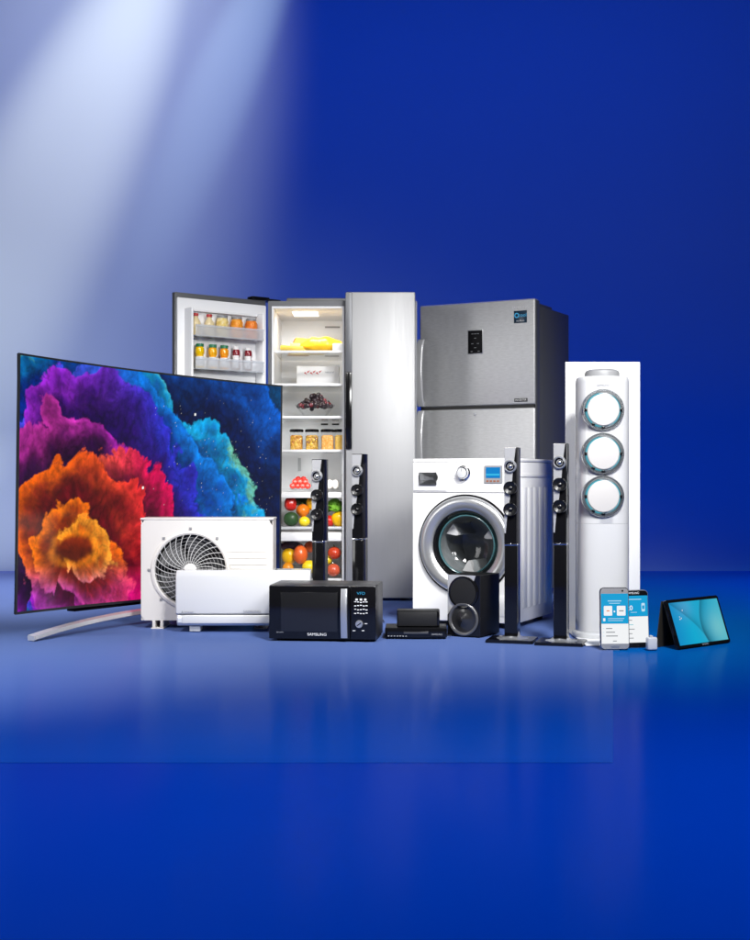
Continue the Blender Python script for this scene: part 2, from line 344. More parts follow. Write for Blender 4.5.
bottle('preserve_jar', 'jar of deep orange preserve nearest the hinge on the upper door shelf', 'jar', 251.5, 335, .072, .122, 'jar', V_or2, M_grey, BZ[0], GU)
cols = [('yellow', (.85, .52, .0)), ('orange yellow', (.85, .40, .0)), ('deep orange', (.85, .30, .0))]
for i, (u, (cn, cc)) in enumerate(zip((200, 213, 224.5), cols)):
    b = bottle('juice_bottle', '%s juice bottle with green cap on the lower door shelf' % cn, 'bottle', u, 368, .052, .140, 'grip', mat('%s_juice' % cn.replace(' ', '_'), cc, .15, coat=.5), M_greencap, BZ[1], GL)
    obj('paper_label', MB().lathe([(.0268, .012), (.0268, .066)], 24), M_wtext, b)
for i, u in enumerate((236.5, 248.5)):
    b = bottle('sauce_bottle', ['dark red sauce bottle beside the orange juice bottles', 'dark red sauce bottle nearest the hinge on the lower door shelf'][i], 'bottle', u, 368, .046, .138, 'grip', mat('dark_red_sauce', (.20, .005, .015), .15, coat=.5), M_wtext, BZ[1], GL)
    obj('paper_label', MB().loft([[(.0236 * math.cos(R(a)), .0236 * math.sin(R(a)), z) for a in range(150, 281, 10)] for z in (.012, .085)], closed=False), M_wtext, b)

# ---- food on the shelves (each a thing of its own)
def shelf_pt(u, d, z): return (XU(u, d), d + CY, z)
z = SHZ[0]
o = thing('cheese_block', 'orange wedge of cheese behind the yellow bag on the top fridge shelf', 'cheese', shelf_pt(297, D + .32, z), 12)
obj('wedge', MB().prism([(-.055, 0), (.075, 0), (.075, .10), (-.01, .105)], -.05, .05, FRONT, bev=.006), mat('orange_cheese', (.85, .42, .03), .45), o)
obj('wrapper', MB().box(-.05, .16, -.055, -.0505, .0, .07, bev=.002), mat('yellow_wrapper', (.85, .68, .15), .3), o)
mb = MB(); secs = []
for i in range(13):
    t = i / 12; x = -.13 + .26 * t; pinch = min(1, .25 + 2.6 * min(t, 1 - t)); e = .004 * math.sin(9 * t * 6.28)
    secs.append([(x + .004 * math.sin(5 * q), (.05 * pinch + e) * math.cos(q), .05 + (.05 * pinch + e) * math.sin(q) * (1 if math.sin(q) > 0 else .98)) for q in [2 * math.pi * j / 20 for j in range(20)]])
o = tag(obj('food_bag', mb.loft(secs), mat('yellow_food_bag', (.78, .46, .012), .3, noise=.25, nscale=14, bump=.5, bscale=60)), 'puffy bright yellow food bag lying across the top fridge shelf', 'food bag'); o.location = shelf_pt(322, D + .2, z)
o = tag(obj('cheese_slices', MB().box(-.07, .07, -.05, .05, 0, .03, bev=.008, M=Matrix.Rotation(R(4), 4, 'Y')), mat('pale_yellow_cheese', (.80, .56, .07), .5, noise=.1)), 'flat pale yellow cheese pack at the left end of the top fridge shelf', 'cheese'); o.location = shelf_pt(292, D + .13, z + .006)
o = tag(obj('napkin_pack', MB().box(-.05, .05, -.05, .04, 0, .05, bev=.008), M_white), 'white pack with grey print squeezed beside the yellow bag', 'food pack'); o.location = shelf_pt(341, D + .12, z)
z = SHZ[1]
o = thing('food_carton', 'white carton with red leaf marks on the second fridge shelf', 'carton', shelf_pt(313, D + .25, z))
obj('box', MB().box(-.10, .16, 0, .10, 0, .125, bev=.004), M_white, o)
mb = MB()
for i in range(6): mb.prism([(-.01, -.004), (.012, 0), (-.008, .006)], 0, .0008, T(-.045 + .018 * i, -.0005, .083 + (.008 if i % 2 else -.004)) @ FRONT @ Matrix.Rotation(R(40 if i % 2 else -40), 4, 'Z'))
obj('leaf_print', mb, mat('red_print', (.5, .02, .02), .5), o)
text('small_print', 'natural', .02, M_gtext, o, .10, -.0006, .088)
z = SHZ[2]
o = thing('glass_fruit_bowl', 'clear glass bowl heaped with berries on the third fridge shelf', 'bowl', shelf_pt(315, D + .17, z))
obj('bowl', MB().lathe([(0, 0), (.055, 0), (.068, .006), (.122, .075), (.120, .077), (.064, .010), (0, .006)], 24), M_glass, o)
Mb1 = mat('dark_berry', (.02, .006, .012), .25, coat=.3); Mb2 = mat('red_berry', (.16, .008, .02), .25, coat=.3)
bo = o
nb = 0
for i in range(105):
    a = random.uniform(0, 6.283); rr = .102 * math.sqrt(random.random()); zz = .022 + .012 + rr * .25 + max(0, (1 - rr / .108)) * .130 * random.random() ** .35
    b = obj('grape', MB().ball((0, 0, 0), 0.0145, sub=2, lump=.06), Mb1 if random.random() < .78 else Mb2); b.location = Vector(o.location) + Vector((rr * math.cos(a), rr * math.sin(a), zz))
    tag(b, 'dark berry in the heap filling the glass bowl' if b.data.materials[0] == Mb1 else 'red berry in the heap filling the glass bowl', 'berry', 'dark berries in the glass bowl' if b.data.materials[0] == Mb1 else 'red berries in the glass bowl')
z = SHZ[3]
JV = [voro('mixed_pasta', (.75, .38, .03), (.45, .14, .02), (.85, .55, .08), 75), voro('dark_pasta', (.70, .36, .03), (.16, .05, .02), (.8, .5, .05), 70), voro('orange_lentils', (.85, .42, .08), (.80, .34, .06), (.88, .55, .2), 110), voro('yellow_grain', (.85, .56, .10), (.82, .5, .08), (.88, .62, .2), 140)]
jl = ['glass jar of mixed orange pasta with black lid, leftmost on the fourth shelf', 'glass jar of dark streaked pasta with black lid on the fourth shelf', 'glass jar of orange lentils with black lid on the fourth shelf', 'glass jar of plain yellow grain with black lid, nearest the closed door']
for u, m_, l_ in zip((296.5, 312, 327.5, 341), JV, jl):
    o = thing('storage_jar', l_, 'jar', shelf_pt(u, D + .11, z), 0, 'black lidded jars on the fourth shelf')
    obj('contents', MB().prism(rrect(-.036, .036, -.036, .036, .014), .003, .090, bev=.006), m_, o)
    obj('glass', MB().loft([[(x * q, y * q, zz) for x, y in rrect(-.040, .040, -.040, .040, .016)] for q, zz in ((.94, 0), (1, .006), (1, .088), (.85, .102), (.85, .108))]), M_glass, o)
    obj('lid', MB().lathe([(0, .1082), (.041, .1082), (.042, .112), (.042, .122), (.036, .126), (0, .127)], 24), M_black, o)
# tomatoes and eggs in the tray
Mt = mat('tomato_skin', (.50, .018, .01), .4)
for i, (dx, dy, dzz) in enumerate([(-.05, 0, 0), (-.02, .01, 0), (.01, 0, 0), (.04, .01, 0), (-.035, .005, .026), (-.005, .0, .028), (.026, .004, .026), (-.05, .05, .0), (.0, .05, .01), (-.02, .045, .04), (.012, .045, .04)]):
    o = obj('cherry_tomato', MB().ball((0, 0, 0), .0185, sub=2, lump=.04), Mt); p = shelf_pt(301, D + .10, tz + .0185); o.location = (p[0] + dx, p[1] + dy, p[2] + dzz)
    tag(o, 'small shiny red tomato in the open clear tray', 'tomato', 'tomatoes in the open clear tray')
Me = mat('egg_shell', (.82, .78, .72), .5)
for i, (dx, dy) in enumerate([(-.016, 0), (.02, .01), (-.012, .06), (.022, .065)]):
    o = obj('egg', MB().ball((0, 0, 0), .024, sub=3, scale=(.85, .85, 1.15)), Me); p = shelf_pt(332, D + .10, tz + .028); o.location = (p[0] + dx, p[1] + dy, p[2])
    tag(o, 'white egg in the clear tray beside the tall speaker', 'egg', 'white eggs in the open clear tray')
# fruit and vegetables in the drawers
def fruit(name, label, cat, u, v, d, r, c, scale=(1, 1, 1), lump=.1, stem=None, group=None, ribs=0):
    mb = MB(); mb.ball((0, 0, 0), r, sub=3, lump=lump, scale=scale)
    if ribs:
        for vv in mb.bm.verts:
            a = math.atan2(vv.co.y, vv.co.x); q = 1 - .10 * abs(math.cos(ribs * a / 2)) ** 3; vv.co.x *= q; vv.co.y *= q
    p = Vector((XU(u, d), d + CY, ZV(v, d)))
    if stem is not None:
        o = thing(name, label, cat, p, random.uniform(0, 360), group); obj('flesh', mb, c, o, angle=80)
        obj('stalk', MB().tube([(0, 0, r * scale[2] * .8), (.002, 0, r * scale[2] * 1.02), (.008, 0, r * scale[2] * 1.2)], .004, 6), stem, o)
    else:
        o = obj(name, mb, c, angle=80); o.location = p; tag(o, label, cat, group)
    return o
def fm(name, c, rough=.28, **k): return mat(name, c, rough, coat=.25, noise=.18, nscale=12, **k)
Mst = fm('green_stalk', (.05, .14, .02)); Mr = fm('red_pepper_skin', (.62, .02, .012)); Mo = fm('orange_pepper_skin', (.82, .20, .008)); My = fm('yellow_pepper_skin', (.86, .50, .005))
Mg = fm('dark_green_skin', (.02, .075, .018), .5); Mm = fm('mango_skin', (.78, .13, .02)); Mlem = fm('lemon_skin', (.87, .66, .02)); Mpur = fm('aubergine_skin', (.03, .008, .025)); Mleaf = fm('lettuce_leaf', (.16, .38, .03), .5, bump=.6, bscale=40); Mora = fm('orange_peel', (.85, .30, .01), .4, bump=.2, bscale=300)
dd = D + .10
fruit('red_pepper', 'red bell pepper at the upper left of the upper drawer', 'pepper', 290.5, 504, dd, .040, Mr, (1, 1, 1.1), .1, Mst, ribs=4)
fruit('courgette', 'dark green courgette lying behind the peppers', 'courgette', 302, 501, dd + .09, .035, Mg, (1.6, .8, .8), .1)
fruit('orange_pepper', 'orange bell pepper in the middle of the upper drawer', 'pepper', 303, 510.5, dd, .042, Mo, (1.05, 1, .95), .1, Mst, ribs=4)
fruit('yellow_pepper', 'yellow pepper half hidden behind the left tall speaker', 'pepper', 312.5, 503, dd + .02, .038, My, (.9, 1, 1.2), .1, Mst, ribs=4)
fruit('avocado', 'round dark green avocado at the front of the upper drawer', 'avocado', 291, 519, dd - .01, .045, Mg, (1, .9, .95), .05)
fruit('lemon', 'bright yellow lemon at the front of the upper drawer', 'lemon', 304.5, 521.5, dd - .02, .032, Mlem, (1.05, 1, 1), .05)
fruit('red_tomato', 'red tomato below the lettuce in the upper drawer', 'tomato', 329, 521, dd, .035, Mr, (1, 1, 1), .08)
fruit('yellow_pepper', 'big yellow pepper beside the closed door in the upper drawer', 'pepper', 338.5, 519, dd - .01, .045, My, (.95, 1, 1.05), .1, Mst, ribs=4)
mb = MB()
for i in range(16):
    a = random.uniform(0, 6.28); b = random.uniform(-.3, .9); c = Vector((math.cos(a) * .035, math.sin(a) * .03, b * .03)); n = 9
    M = T(*c) @ Matrix.Rotation(a, 4, 'Z') @ Matrix.Rotation(R(random.uniform(20, 80)), 4, 'Y')
    mb.loft([[(.012 * j * .6, (t - .5) * .07 * math.sin(.4 + .30 * j), .006 * math.sin(14 * t + j) + .0012 * j * j * .3) for t in [q / 8 for q in range(9)]] for j in range(n)], closed=False, M=M)
mb.ball((0, 0, 0), .036, sub=3, lump=.25)
o = tag(obj('lettuce', mb, Mleaf, angle=80), 'head of light green lettuce in the upper drawer', 'lettuce'); o.location = (XU(334, dd + .03), dd + .03 + CY, ZV(505, dd + .03))
fruit('aubergine', 'dark purple aubergine at the back of the lower drawer', 'aubergine', 291, 546, dd + .06, .045, Mpur, (1.6, .8, .7), .05)
fruit('mango', 'large red orange mango leaning in the lower drawer', 'mango', 300.5, 554.5, dd - .01, .047, Mm, (.95, .9, 1.25), .06)
fruit('yellow_melon', 'yellow melon behind the mango at the left of the lower drawer', 'melon', 289, 556, dd + .05, .045, My, (1, 1, 1.2), .05)
fruit('orange', 'orange at the bottom left of the lower drawer', 'orange', 288, 568, dd - .01, .034, Mora, (1, 1, 1), .03)
fruit('grapefruit', 'pale yellow grapefruit beside the left tall speaker', 'grapefruit', 309, 567, dd - .01, .042, Mlem, (1, 1, 1), .04)
fruit('peach', 'red orange peach topmost at the back of the lower drawer', 'peach', 310, 547, dd + .07, .036, Mm, (1, 1, 1), .05)
fruit('red_apple', 'red apple above the other apple beside the closed door', 'apple', 334.5, 553, dd, .040, fm('red_apple_skin', (.62, .06, .02)), (1, 1, 1.0), .06, Mst)
fruit('red_apple', 'pinkish red apple at the bottom beside the closed door', 'apple', 333.5, 570, dd - .01, .040, fm('pink_apple_skin', (.66, .11, .05)), (1, 1, .95), .06, Mst)
fruit('lemon', 'small yellow lemon between the apples and the left tall speaker', 'lemon', 327.5, 560, dd + .02, .028, Mlem, (1, 1, 1), .04)

# ================================================================== grey top-freezer fridge
TH = 28; dc = 7.9
wR, dR_ = .768, .55
ct, st = math.cos(R(TH)), math.sin(R(TH))
fx, fd = XU(535, dc) - wR * ct, dc + wR * st
f2 = thing('refrigerator', 'grey two door refrigerator with freezer on top behind the washing machine', 'refrigerator', (fx, fd + CY, 0), -TH)
zt = ZV(298, dc); zs = ZV(405.5, dc)
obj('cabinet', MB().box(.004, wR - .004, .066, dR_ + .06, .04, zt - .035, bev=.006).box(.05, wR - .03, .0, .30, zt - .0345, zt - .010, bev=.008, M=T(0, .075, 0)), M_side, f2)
def dr2(z0, z1, lab):
    o = obj('door', MB().box(0, wR, 0, .062, z0, z1, bev=.010, seg=3), M_steel2, f2); o['label'] = lab; return o
up = dr2(zs + .008, zt, 'grey steel freezer door with dark display'); lo = dr2(.05, zs - .010, 'grey steel lower door with keyhole')
obj('door_gap', MB().box(.006, wR - .006, .006, .060, zs - .0095, zs + .0075), M_rubber, f2)
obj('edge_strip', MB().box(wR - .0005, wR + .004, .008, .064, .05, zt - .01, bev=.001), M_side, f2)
def handle2(z0, z1, par):
    mb = MB(); n = 14; secs = []
    for i in range(n + 1):
        t = i / n; zz = z0 + (z1 - z0) * t; y = -.012 - .034 * math.sin(math.pi * t) ** .6
        secs.append([(x, y + yy, zz) for x, yy in rrect(-.006, .040, -.009, .009, .008, 3)])
    mb.loft(secs); mb.box(.0, .034, -.02, -.0005, z0, z0 + .03, bev=.003); mb.box(.0, .034, -.02, -.0005, z1 - .03, z1, bev=.003)
    obj('handle', mb, mat('bright_bar_handle', (.66, .665, .675), .26, metal=.45), par)
handle2(zs + .012, zs + .43, up); handle2(zs - .43, zs - .014, lo)
def f2pt(u, v):
    """local x, z on the front of the grey fridge for a picture point"""
    t = (u - 375) / F; x = (t * fd - fx) / (ct + t * st); return x, ZV(v, fd - x * st)
def f2box(u0, u1, v0, v1):
    a, z1 = f2pt(u0, v0); b, z0 = f2pt(u1, v1); return a, b, z0, z1
a, b, c, d_ = f2box(468.5, 482.5, 331, 353)
dp = obj('display', MB().box(a - .004, b + .004, -.003, -.0003, c - .004, d_ + .004, bev=.001, mi=1).box(a, b, -.005, -.0031, c, d_, bev=.0005), [M_blackm, M_satin], up)
mb = MB()
for i, (q, zz) in enumerate(((.3, .85), (.5, .85), (.7, .85), (.5, .66), (.3, .42), (.7, .42), (.5, .24), (.25, .08), (.75, .08))): mb.box(a + (b - a) * q - .007, a + (b - a) * q + .007, -.0056, -.0052, c + (d_ - c) * zz - .001, c + (d_ - c) * zz + .002)
obj('display_marks', mb, M_gtext, dp)
a, b, c, d_ = f2box(514, 527, 311, 322.5)
bd = obj('badge', MB().box(a, b, -.002, -.0003, c, d_, bev=.0004), mat('badge_blue_black', (.006, .03, .06), .3), up)
hb = d_ - c; wb = b - a
obj('badge_mark', MB().lathe([(hb * .12, 0), (hb * .12, .0006), (hb * .21, .0006), (hb * .21, 0)], 20, T(a + wb * .22, -.0022, c + hb * .62) @ FRONT), M_cyanlit, bd)
text('badge_lettering', 'cool', hb * .42, M_cyanlit, bd, a + wb * .66, -.0024, c + hb * .62); text('badge_lettering', 'no frost', hb * .22, M_wtext, bd, a + wb * .5, -.0024, c + hb * .18)
x_, z_ = f2pt(520.5, 307.5); text('logo', 'SAMSUNG', .022, M_wtext, up, x_, -.001, z_, wide=1.1)
a, b, c, d_ = f2box(514.5, 527.5, 398.5, 401.5)
pl = obj('label_plate', MB().box(a, b, -.002, -.0003, c, d_), M_blackm, up); text('label_lettering', 'INVERTER', (d_ - c) * .9, M_wtext, pl, (a + b) / 2, -.0022, (c + d_) / 2, wide=.9)
x_, z_ = f2pt(475, 414.5); obj('keyhole', MB().lathe([(0, .004), (.006, .004), (.008, .002), (.008, .0003)], 16, T(x_, 0, z_) @ FRONT), M_satin, lo)
for x in (.06, wR - .06): obj('levelling_foot', MB().lathe([(0, 0), (.03, 0), (.03, .02), (.015, .02), (.015, .041)], 14, T(x, .14, 0)), M_rubber, f2)

# ================================================================== washing machine
TH = 25; dc = 6.25; ct, st = math.cos(R(TH)), math.sin(R(TH)); wW, wD = .522, .60
fx, fd = XU(514, dc) - wW * ct, dc + wW * st
wm = thing('washing_machine', 'white front loading washing machine with chrome porthole and blue display', 'washing machine', (fx, fd + CY, 0), -TH)
def wpt(u, v):
    t = (u - 375) / F; x = (t * fd - fx) / (ct + t * st); return x, ZV(v, fd - x * st)
HW = ZV(458, dc); zp = HW - .165
obj('top_panel', MB().box(-.003, wW + .003, .004, wD + .004, HW - .0175, HW, bev=.007), M_white, wm)
cx, cz = wpt(466, 545); RO = .232
# front panel with a round opening
def holed(x0, x1, z0, z1, cx, cz, r, y0, y1, n=64):
    tb = bmesh.new(); ring = []; edge = []
    for i in range(n):
        a = 2 * math.pi * i / n + math.pi / n; c, s = math.cos(a), math.sin(a)
        ring.append((cx + r * c, cz + r * s)); k = min((x1 - cx) / c if c > 0 else (x0 - cx) / c if c < 0 else 9, (z1 - cz) / s if s > 0 else (z0 - cz) / s if s < 0 else 9); edge.append((cx + k * c, cz + k * s))
    V = [[tb.verts.new((p[0], y, p[1])) for p in q] for q, y in ((ring, y0), (edge, y0), (edge, y1), (ring, y1))]
    for i in range(n):
        j = (i + 1) % n
        for a, b in ((0, 1), (1, 2), (2, 3), (3, 0)): tb.faces.new((V[a][i], V[a][j], V[b][j], V[b][i]))
    bmesh.ops.recalc_face_normals(tb, faces=tb.faces[:]); return tb
mb = MB()
mb.add(holed(0, wW, .025, HW - .018, cx, cz, .20, .0222, .03)); mb.box(0, .012, .0305, wD, .025, HW - .018, bev=.003); mb.box(wW - .012, wW, .0305, wD, .025, HW - .018, bev=.003)
mb.box(.0125, wW - .0125, wD - .012, wD, .025, HW - .018); mb.box(.0125, wW - .0125, .0305, wD - .0125, .025, .035)
obj('cabinet', mb, M_white, wm)
mb = MB(); mb.add(holed(.001, wW - .001, .03, zp - .002, cx, cz, .19, 0, .0215))
obj('front_panel', mb, M_white, wm)
cp = obj('control_panel', MB().box(.001, wW - .001, -.004, .0215, zp, HW - .0185, bev=.005), M_white, wm)
xs = wpt(447, 470)[0]
dtr = obj('detergent_drawer', MB().box(.006, xs, -.009, -.0043, zp + .008, HW - .026, bev=.003), M_white, wm)
x0, z1 = wpt(419.5, 473); x1, z0 = wpt(438.5, 481.5)
obj('drawer_grip', MB().prism(rrect(x0, x1, z0, z1, .016), .0003, .004, T(0, -.009, 0) @ FRONT, bev=.001).prism(rrect(x0 + .006, x1 - .006, z0 + .004, z1 - .018, .010), .0042, .008, T(0, -.009, 0) @ FRONT, mi=1, bev=.002), [M_blackm, M_satin], dtr)
x, z = wpt(464, 473)
kn = obj('program_knob', MB().lathe([(.036, .0003), (.036, .006), (.030, .008), (.029, .024), (.026, .028), (0, .028)], 40, T(x, -.004, z) @ FRONT), M_chrome, wm)
obj('knob_face', MB().lathe([(0, .0288), (.023, .0286), (.024, .0282)], 32, T(x, -.004, z) @ FRONT).box(-.0015, .0015, -.0336, -.0325, .008, .022, mi=1, M=T(x, 0, z)), [M_ltgrey, M_grey], kn)
mb = MB()
for sx in (-1, 1):
    for i in range(4): mb.box(x + sx * .056 - .012, x + sx * .056 + .012, -.0047, -.0041, z - .03 + .018 * i, z - .027 + .018 * i)
obj('program_marks', mb, M_ltgrey, cp)
x0, z1 = wpt(484.5, 465.5); x1, z0 = wpt(503, 483.5)
ds = obj('display', MB().prism(rrect(x0, x1, z0, z1, .006), .0003, .004, T(0, -.004, 0) @ FRONT, bev=.001), M_grey, cp)
M_blue = mat('lit_blue_screen', (0, .02, .05), .2, emit=lin((18, 128, 200)), es=.9); M_blue2 = mat('lit_cyan_bar', (0, .02, .05), .2, emit=lin((60, 190, 230)), es=.9)
dx, dzz = x1 - x0, z1 - z0
obj('screen', MB().box(x0 + .1 * dx, x1 - .12 * dx, -.0088, -.0082, z0 + .3 * dzz, z1 - .1 * dzz).box(x0 + .12 * dx, x1 - .15 * dx, -.0092, -.0089, z0 + .44 * dzz, z0 + .54 * dzz, mi=1), [M_blue, M_blue2], ds)
mb = MB()
for i in range(4): mb.box(x0 + (.13 + .19 * i) * dx, x0 + (.25 + .19 * i) * dx, -.0088, -.0082, z0 + .08 * dzz, z0 + .18 * dzz)
obj('button', mb, mat('orange_brown_key', (.25, .09, .05), .4), ds)
# porthole door
DR = T(cx, 0, cz) @ FRONT
pd = obj('porthole_door', MB().lathe([(.232, .0003), (.236, .010), (.232, .022), (.222, .030), (.205, .033), (.180, .026), (.168, .016), (.166, .008)], 96, DR), mat('brushed_silver_ring', (.55, .56, .57), .28, metal=.75), wm)
obj('dark_surround', MB().lathe([(.244, .0002), (.244, .006), (.236, .006), (.2365, .0002)], 96, DR), M_blackm, pd)
obj('inner_ring', MB().lathe([(.1655, .012), (.150, -.004), (.146, -.02)], 80, DR), M_black, pd)
obj('teal_ring', MB().lathe(ring_prof(.136, .147, -.012, -.002), 80, DR), mat('teal_translucent_ring', (.05, .13, .145), .25, coat=.3), pd)
obj('drum', MB().lathe([(.147, -.021), (.140, -.06), (.135, -.30), (.06, -.32), (0, -.31)], 64, DR), mat('dim_steel_drum', (.34, .345, .35), .5, metal=.25, noise=.35, nscale=30), wm)
mb = MB()
for i in range(3):
    M = DR @ Matrix.Rotation(R(120 * i + 25), 4, 'Z')
    mb.loft([[(x, y, zz) for x, y in ((.132, -.03), (.085, -.008), (.078, 0), (.085, .008), (.132, .03))] for zz in (-.29, -.1, -.06)], M=M)
obj('drum_fin', mb, mat('grey_drum_fin', (.55, .555, .56), .35), wm)
mb = MB().lathe([(.145, -.03), (.13, -.065), (.10, -.09), (.05, -.105), (0, -.11)], 64, DR)
obj('door_glass', mb, clear('smoked_glass', (.80, .83, .84), .08), pd)
# pressed ribs on the side panel
mb = MB()
for i in range(5): mb.box(wW + .0002, wW + .0014, .13 + .085 * i, .19 + .085 * i, .09, HW - .14, bev=.0012)
mb.box(wW + .0002, wW + .003, .09, wD - .025, HW - .09, HW - .075, bev=.0025); mb.box(wW + .0002, wW + .003, .075, .087, .06, HW - .075, bev=.0025)
obj('side_panel', mb, M_white, wm)
x, z = wpt(499, 603)
obj('filter_cover', MB().box(wW - .13, wW - .03, -.003, -.0003, .06, .16, bev=.002), M_white, wm)
for x, y in ((.06, .06), (wW - .06, .06), (.06, wD - .06), (wW - .06, wD - .06)): obj('levelling_foot', MB().lathe([(0, 0), (.025, 0), (.025, .015), (.012, .018), (.012, .026)], 14, T(x, y, 0)), M_rubber, wm)

# ================================================================== tower speakers
def tower(label, u, d, H, rot, sc=1.0):
    o = thing('tower_speaker', label, 'speaker', (XU(u, d), d + CY, 0), rot, 'slim tower speakers'); hw = .0285 * sc; dp = .050
    zb = H * .50
    base = obj('base', MB().prism(rrect(-.105, .105, -.085, .095, .012), .001, .013, bev=.003), M_black, o)
    obj('base_edge', MB().prism(rrect(-.1005, .1005, -.0805, .0905, .011), .0132, .0150), M_black, base)
    obj('foot', MB().lathe([(.07, .0152), (.05, .019), (.036, .028), (.030, .045)], 32, T(0, .008, 0)), M_satin, o)
    obj('lower_column', MB().box(-hw, hw, -.03, dp, .026, zb - .004, bev=.003), M_black, o)
    obj('band', MB().box(-hw - .0006, hw + .0006, -.0306, dp + .0006, zb - .0035, zb + .004, bev=.001), M_chrome, o)
    secs = [[(-hw, -.03 - y, zz), (hw * .86, -.03 - y, zz), (hw, -.02 - y, zz), (hw, dp, zz), (-hw, dp, zz)] for zz, y in ((zb + .0045, 0), (H - .004, .004), (H, .002))]
    obj('upper_column', MB().loft(secs), M_black, o)
    pr = [(-hw * .97, zb + .05), (-hw * .75, zb + .05), (-hw * .45, zb + .15), (-hw * .1, zb + .20), (hw * .20, zb + .26), (hw * .36, H - .10), (hw * .78, H - .003), (-hw * .97, H - .003)]
    obj('front_plate', MB().prism(pr, .0002, .004, T(0, -.034, 0) @ FRONT, bev=.001), mat('silver_front_plate', (.66, .665, .68), .25, metal=.55), o)
    for i, zz in enumerate((H - .083, H - .178, H - .272)):
        r = hw * 1.06 if i else hw * .98; M = T(-hw * .02, -.034, zz) @ FRONT
        if i == 0:
            t = obj('tweeter', MB().lathe([(r, .0002), (r, .012), (r * .86, .016), (r * .74, .012)], 40, M), M_satin, o)
            obj('cone', MB().lathe([(r * .74, .0118), (r * .62, .006), (r * .40, .003)], 32, M), M_black, t)
            obj('dome', MB().lathe([(r * .40, .003), (r * .3, .008), (r * .12, .011), (0, .0115)], 24, M), M_chrome, t)
        else:
            wf = obj('woofer', MB().lathe([(r, .0002), (r, .013), (r * .93, .0165), (r * .86, .013)], 40, M), M_black, o)
            obj('cone', MB().lathe([(r * .86, .0128), (r * .6, .008), (r * .34, .005)], 36, M), mat('satin_black_cone', (.007, .007, .008), .3, spec=.35), wf)
            obj('dust_cap', MB().lathe([(r * .34, .005), (r * .26, .010), (r * .1, .0125), (0, .013)], 24, M), M_black, wf)
    return o
tower('black tower speaker with silver front standing before the washing machine', 512, 5.80, .853, -16)
tower('black tower speaker with silver front between washing machine and round white column', 561, 5.71, .868, -16)
tower('black tower speaker standing in front of the open fridge drawers', 319.5, 6.52, .812, -16, 1.0)
tower('black tower speaker standing in front of the closed silver fridge door', 359.5, 6.52, .838, -16, 1.0)

# ================================================================== subwoofer
TH = 30; dc = 5.92; ct, st = math.cos(R(TH)), math.sin(R(TH)); wS, dS, hS = .165, .205, .281
fx, fd = XU(480.5, dc) - wS * ct, dc + wS * st
sb = thing('bookshelf_speaker', 'short black box speaker with two round drivers in front of the washing machine', 'speaker', (fx, fd + CY, 0), -TH)
obj('cabinet', MB().box(0, wS, .0, dS, .006, hS, bev=.003), M_blackm, sb)
obj('front_plate', MB().prism([(.001, .10), (.03, .13), (.09, .135), (wS * .86, hS - .001), (.001, hS - .001)], .0002, .003, FRONT, bev=.0008), mat('silver_front_plate', (.62, .63, .65), .3, metal=.6), sb)
obj('front_baffle', MB().prism([(.001, .0068), (wS - .001, .0068), (wS - .001, hS - .001), (wS * .865, hS - .001), (.0935, .1335), (.032, .1285), (.001, .0985)], .0002, .003, FRONT), M_black, sb)
a = obj('upper_driver', MB().lathe([(.073, .0032), (.073, .010), (.068, .012), (.064, .011)], 48, T(wS * .5, 0, .203) @ FRONT), M_black, sb)
obj('cone', MB().lathe([(.064, .0105), (.045, .012), (.02, .013), (0, .0132)], 40, T(wS * .5, 0, .203) @ FRONT), M_grille, a)
a = obj('lower_driver', MB().lathe([(.075, .0032), (.075, .010), (.070, .013), (.063, .011), (.060, .004)], 48, T(wS * .5, 0, .082) @ FRONT), mat('dark_satin_surround', (.16, .16, .165), .3, metal=.6), sb)
obj('cone', MB().lathe([(.060, .004), (.045, .0035), (.028, .009), (.012, .020), (0, .023)], 40, T(wS * .5, 0, .082) @ FRONT), mat('dark_gloss_cone', (.03, .03, .032), .22, metal=.3, coat=.5), a)
text('logo', 'SAMSUNG', .009, M_gtext, sb, wS * .5, -.0035, .0145)
for x, y in ((.02, .02), (wS - .02, .02), (.02, dS - .02), (wS - .02, dS - .02)): obj('rubber_foot', MB().lathe([(0, 0), (.01, 0), (.01, .0058)], 12, T(x, y, 0)), M_rubber, sb)

# ================================================================== disc player and centre speaker
d = 5.88; sx = d / F
dv = thing('disc_player', 'low black disc player lying on the floor between microwave and box speaker', 'disc player', (XU(416, d), d + CY, 0), -2)
hw = 31 * sx
obj('case', MB().box(-hw, hw, .006, .19, .008, .050, bev=.004), M_blackm, dv)
obj('front_panel', MB().loft([[(-hw, 0.0055, z), (-hw + .01, -.006 - q, z), (0, -.016 - q, z), (hw - .01, -.006 - q, z), (hw, .0055, z)] for z, q in ((.009, -.004), (.022, 0), (.044, -.003), (.049, -.010))]), M_black, dv)
obj('disc_tray', MB().box(-.055, .055, -.0195, -.0165, .026, .036, bev=.001), mat('dark_grey_gloss', (.05, .05, .053), .15, coat=.5), dv)
for i in range(7): obj('button', MB().box(-hw + .012 + .013 * i, -hw + .020 + .013 * i, -.013 - .0009 * i, -.009 - .0009 * i, .014, .018, bev=.0008), M_grey, dv)
text('logo', 'SAMSUNG', .011, M_gtext, dv, hw - .045, -.0165, .024)
for x in (-hw + .03, hw - .03):
    for y in (.03, .16): obj('rubber_foot', MB().lathe([(0, 0), (.012, 0), (.012, .0078)], 12, T(x, y, 0)), M_rubber, dv)
cs = thing('centre_speaker', 'flat black centre speaker resting on top of the disc player', 'speaker', (XU(418.5, d), d + CY + .03, .0505), -2)
hw = 21.5 * sx
obj('cabinet', MB().box(-hw, hw, 0, .10, .0, .075, bev=.004), M_blackm, cs)
obj('grille', MB().box(-hw + .004, hw - .012, -.005, -.0003, .005, .070, bev=.003), M_grille, cs)
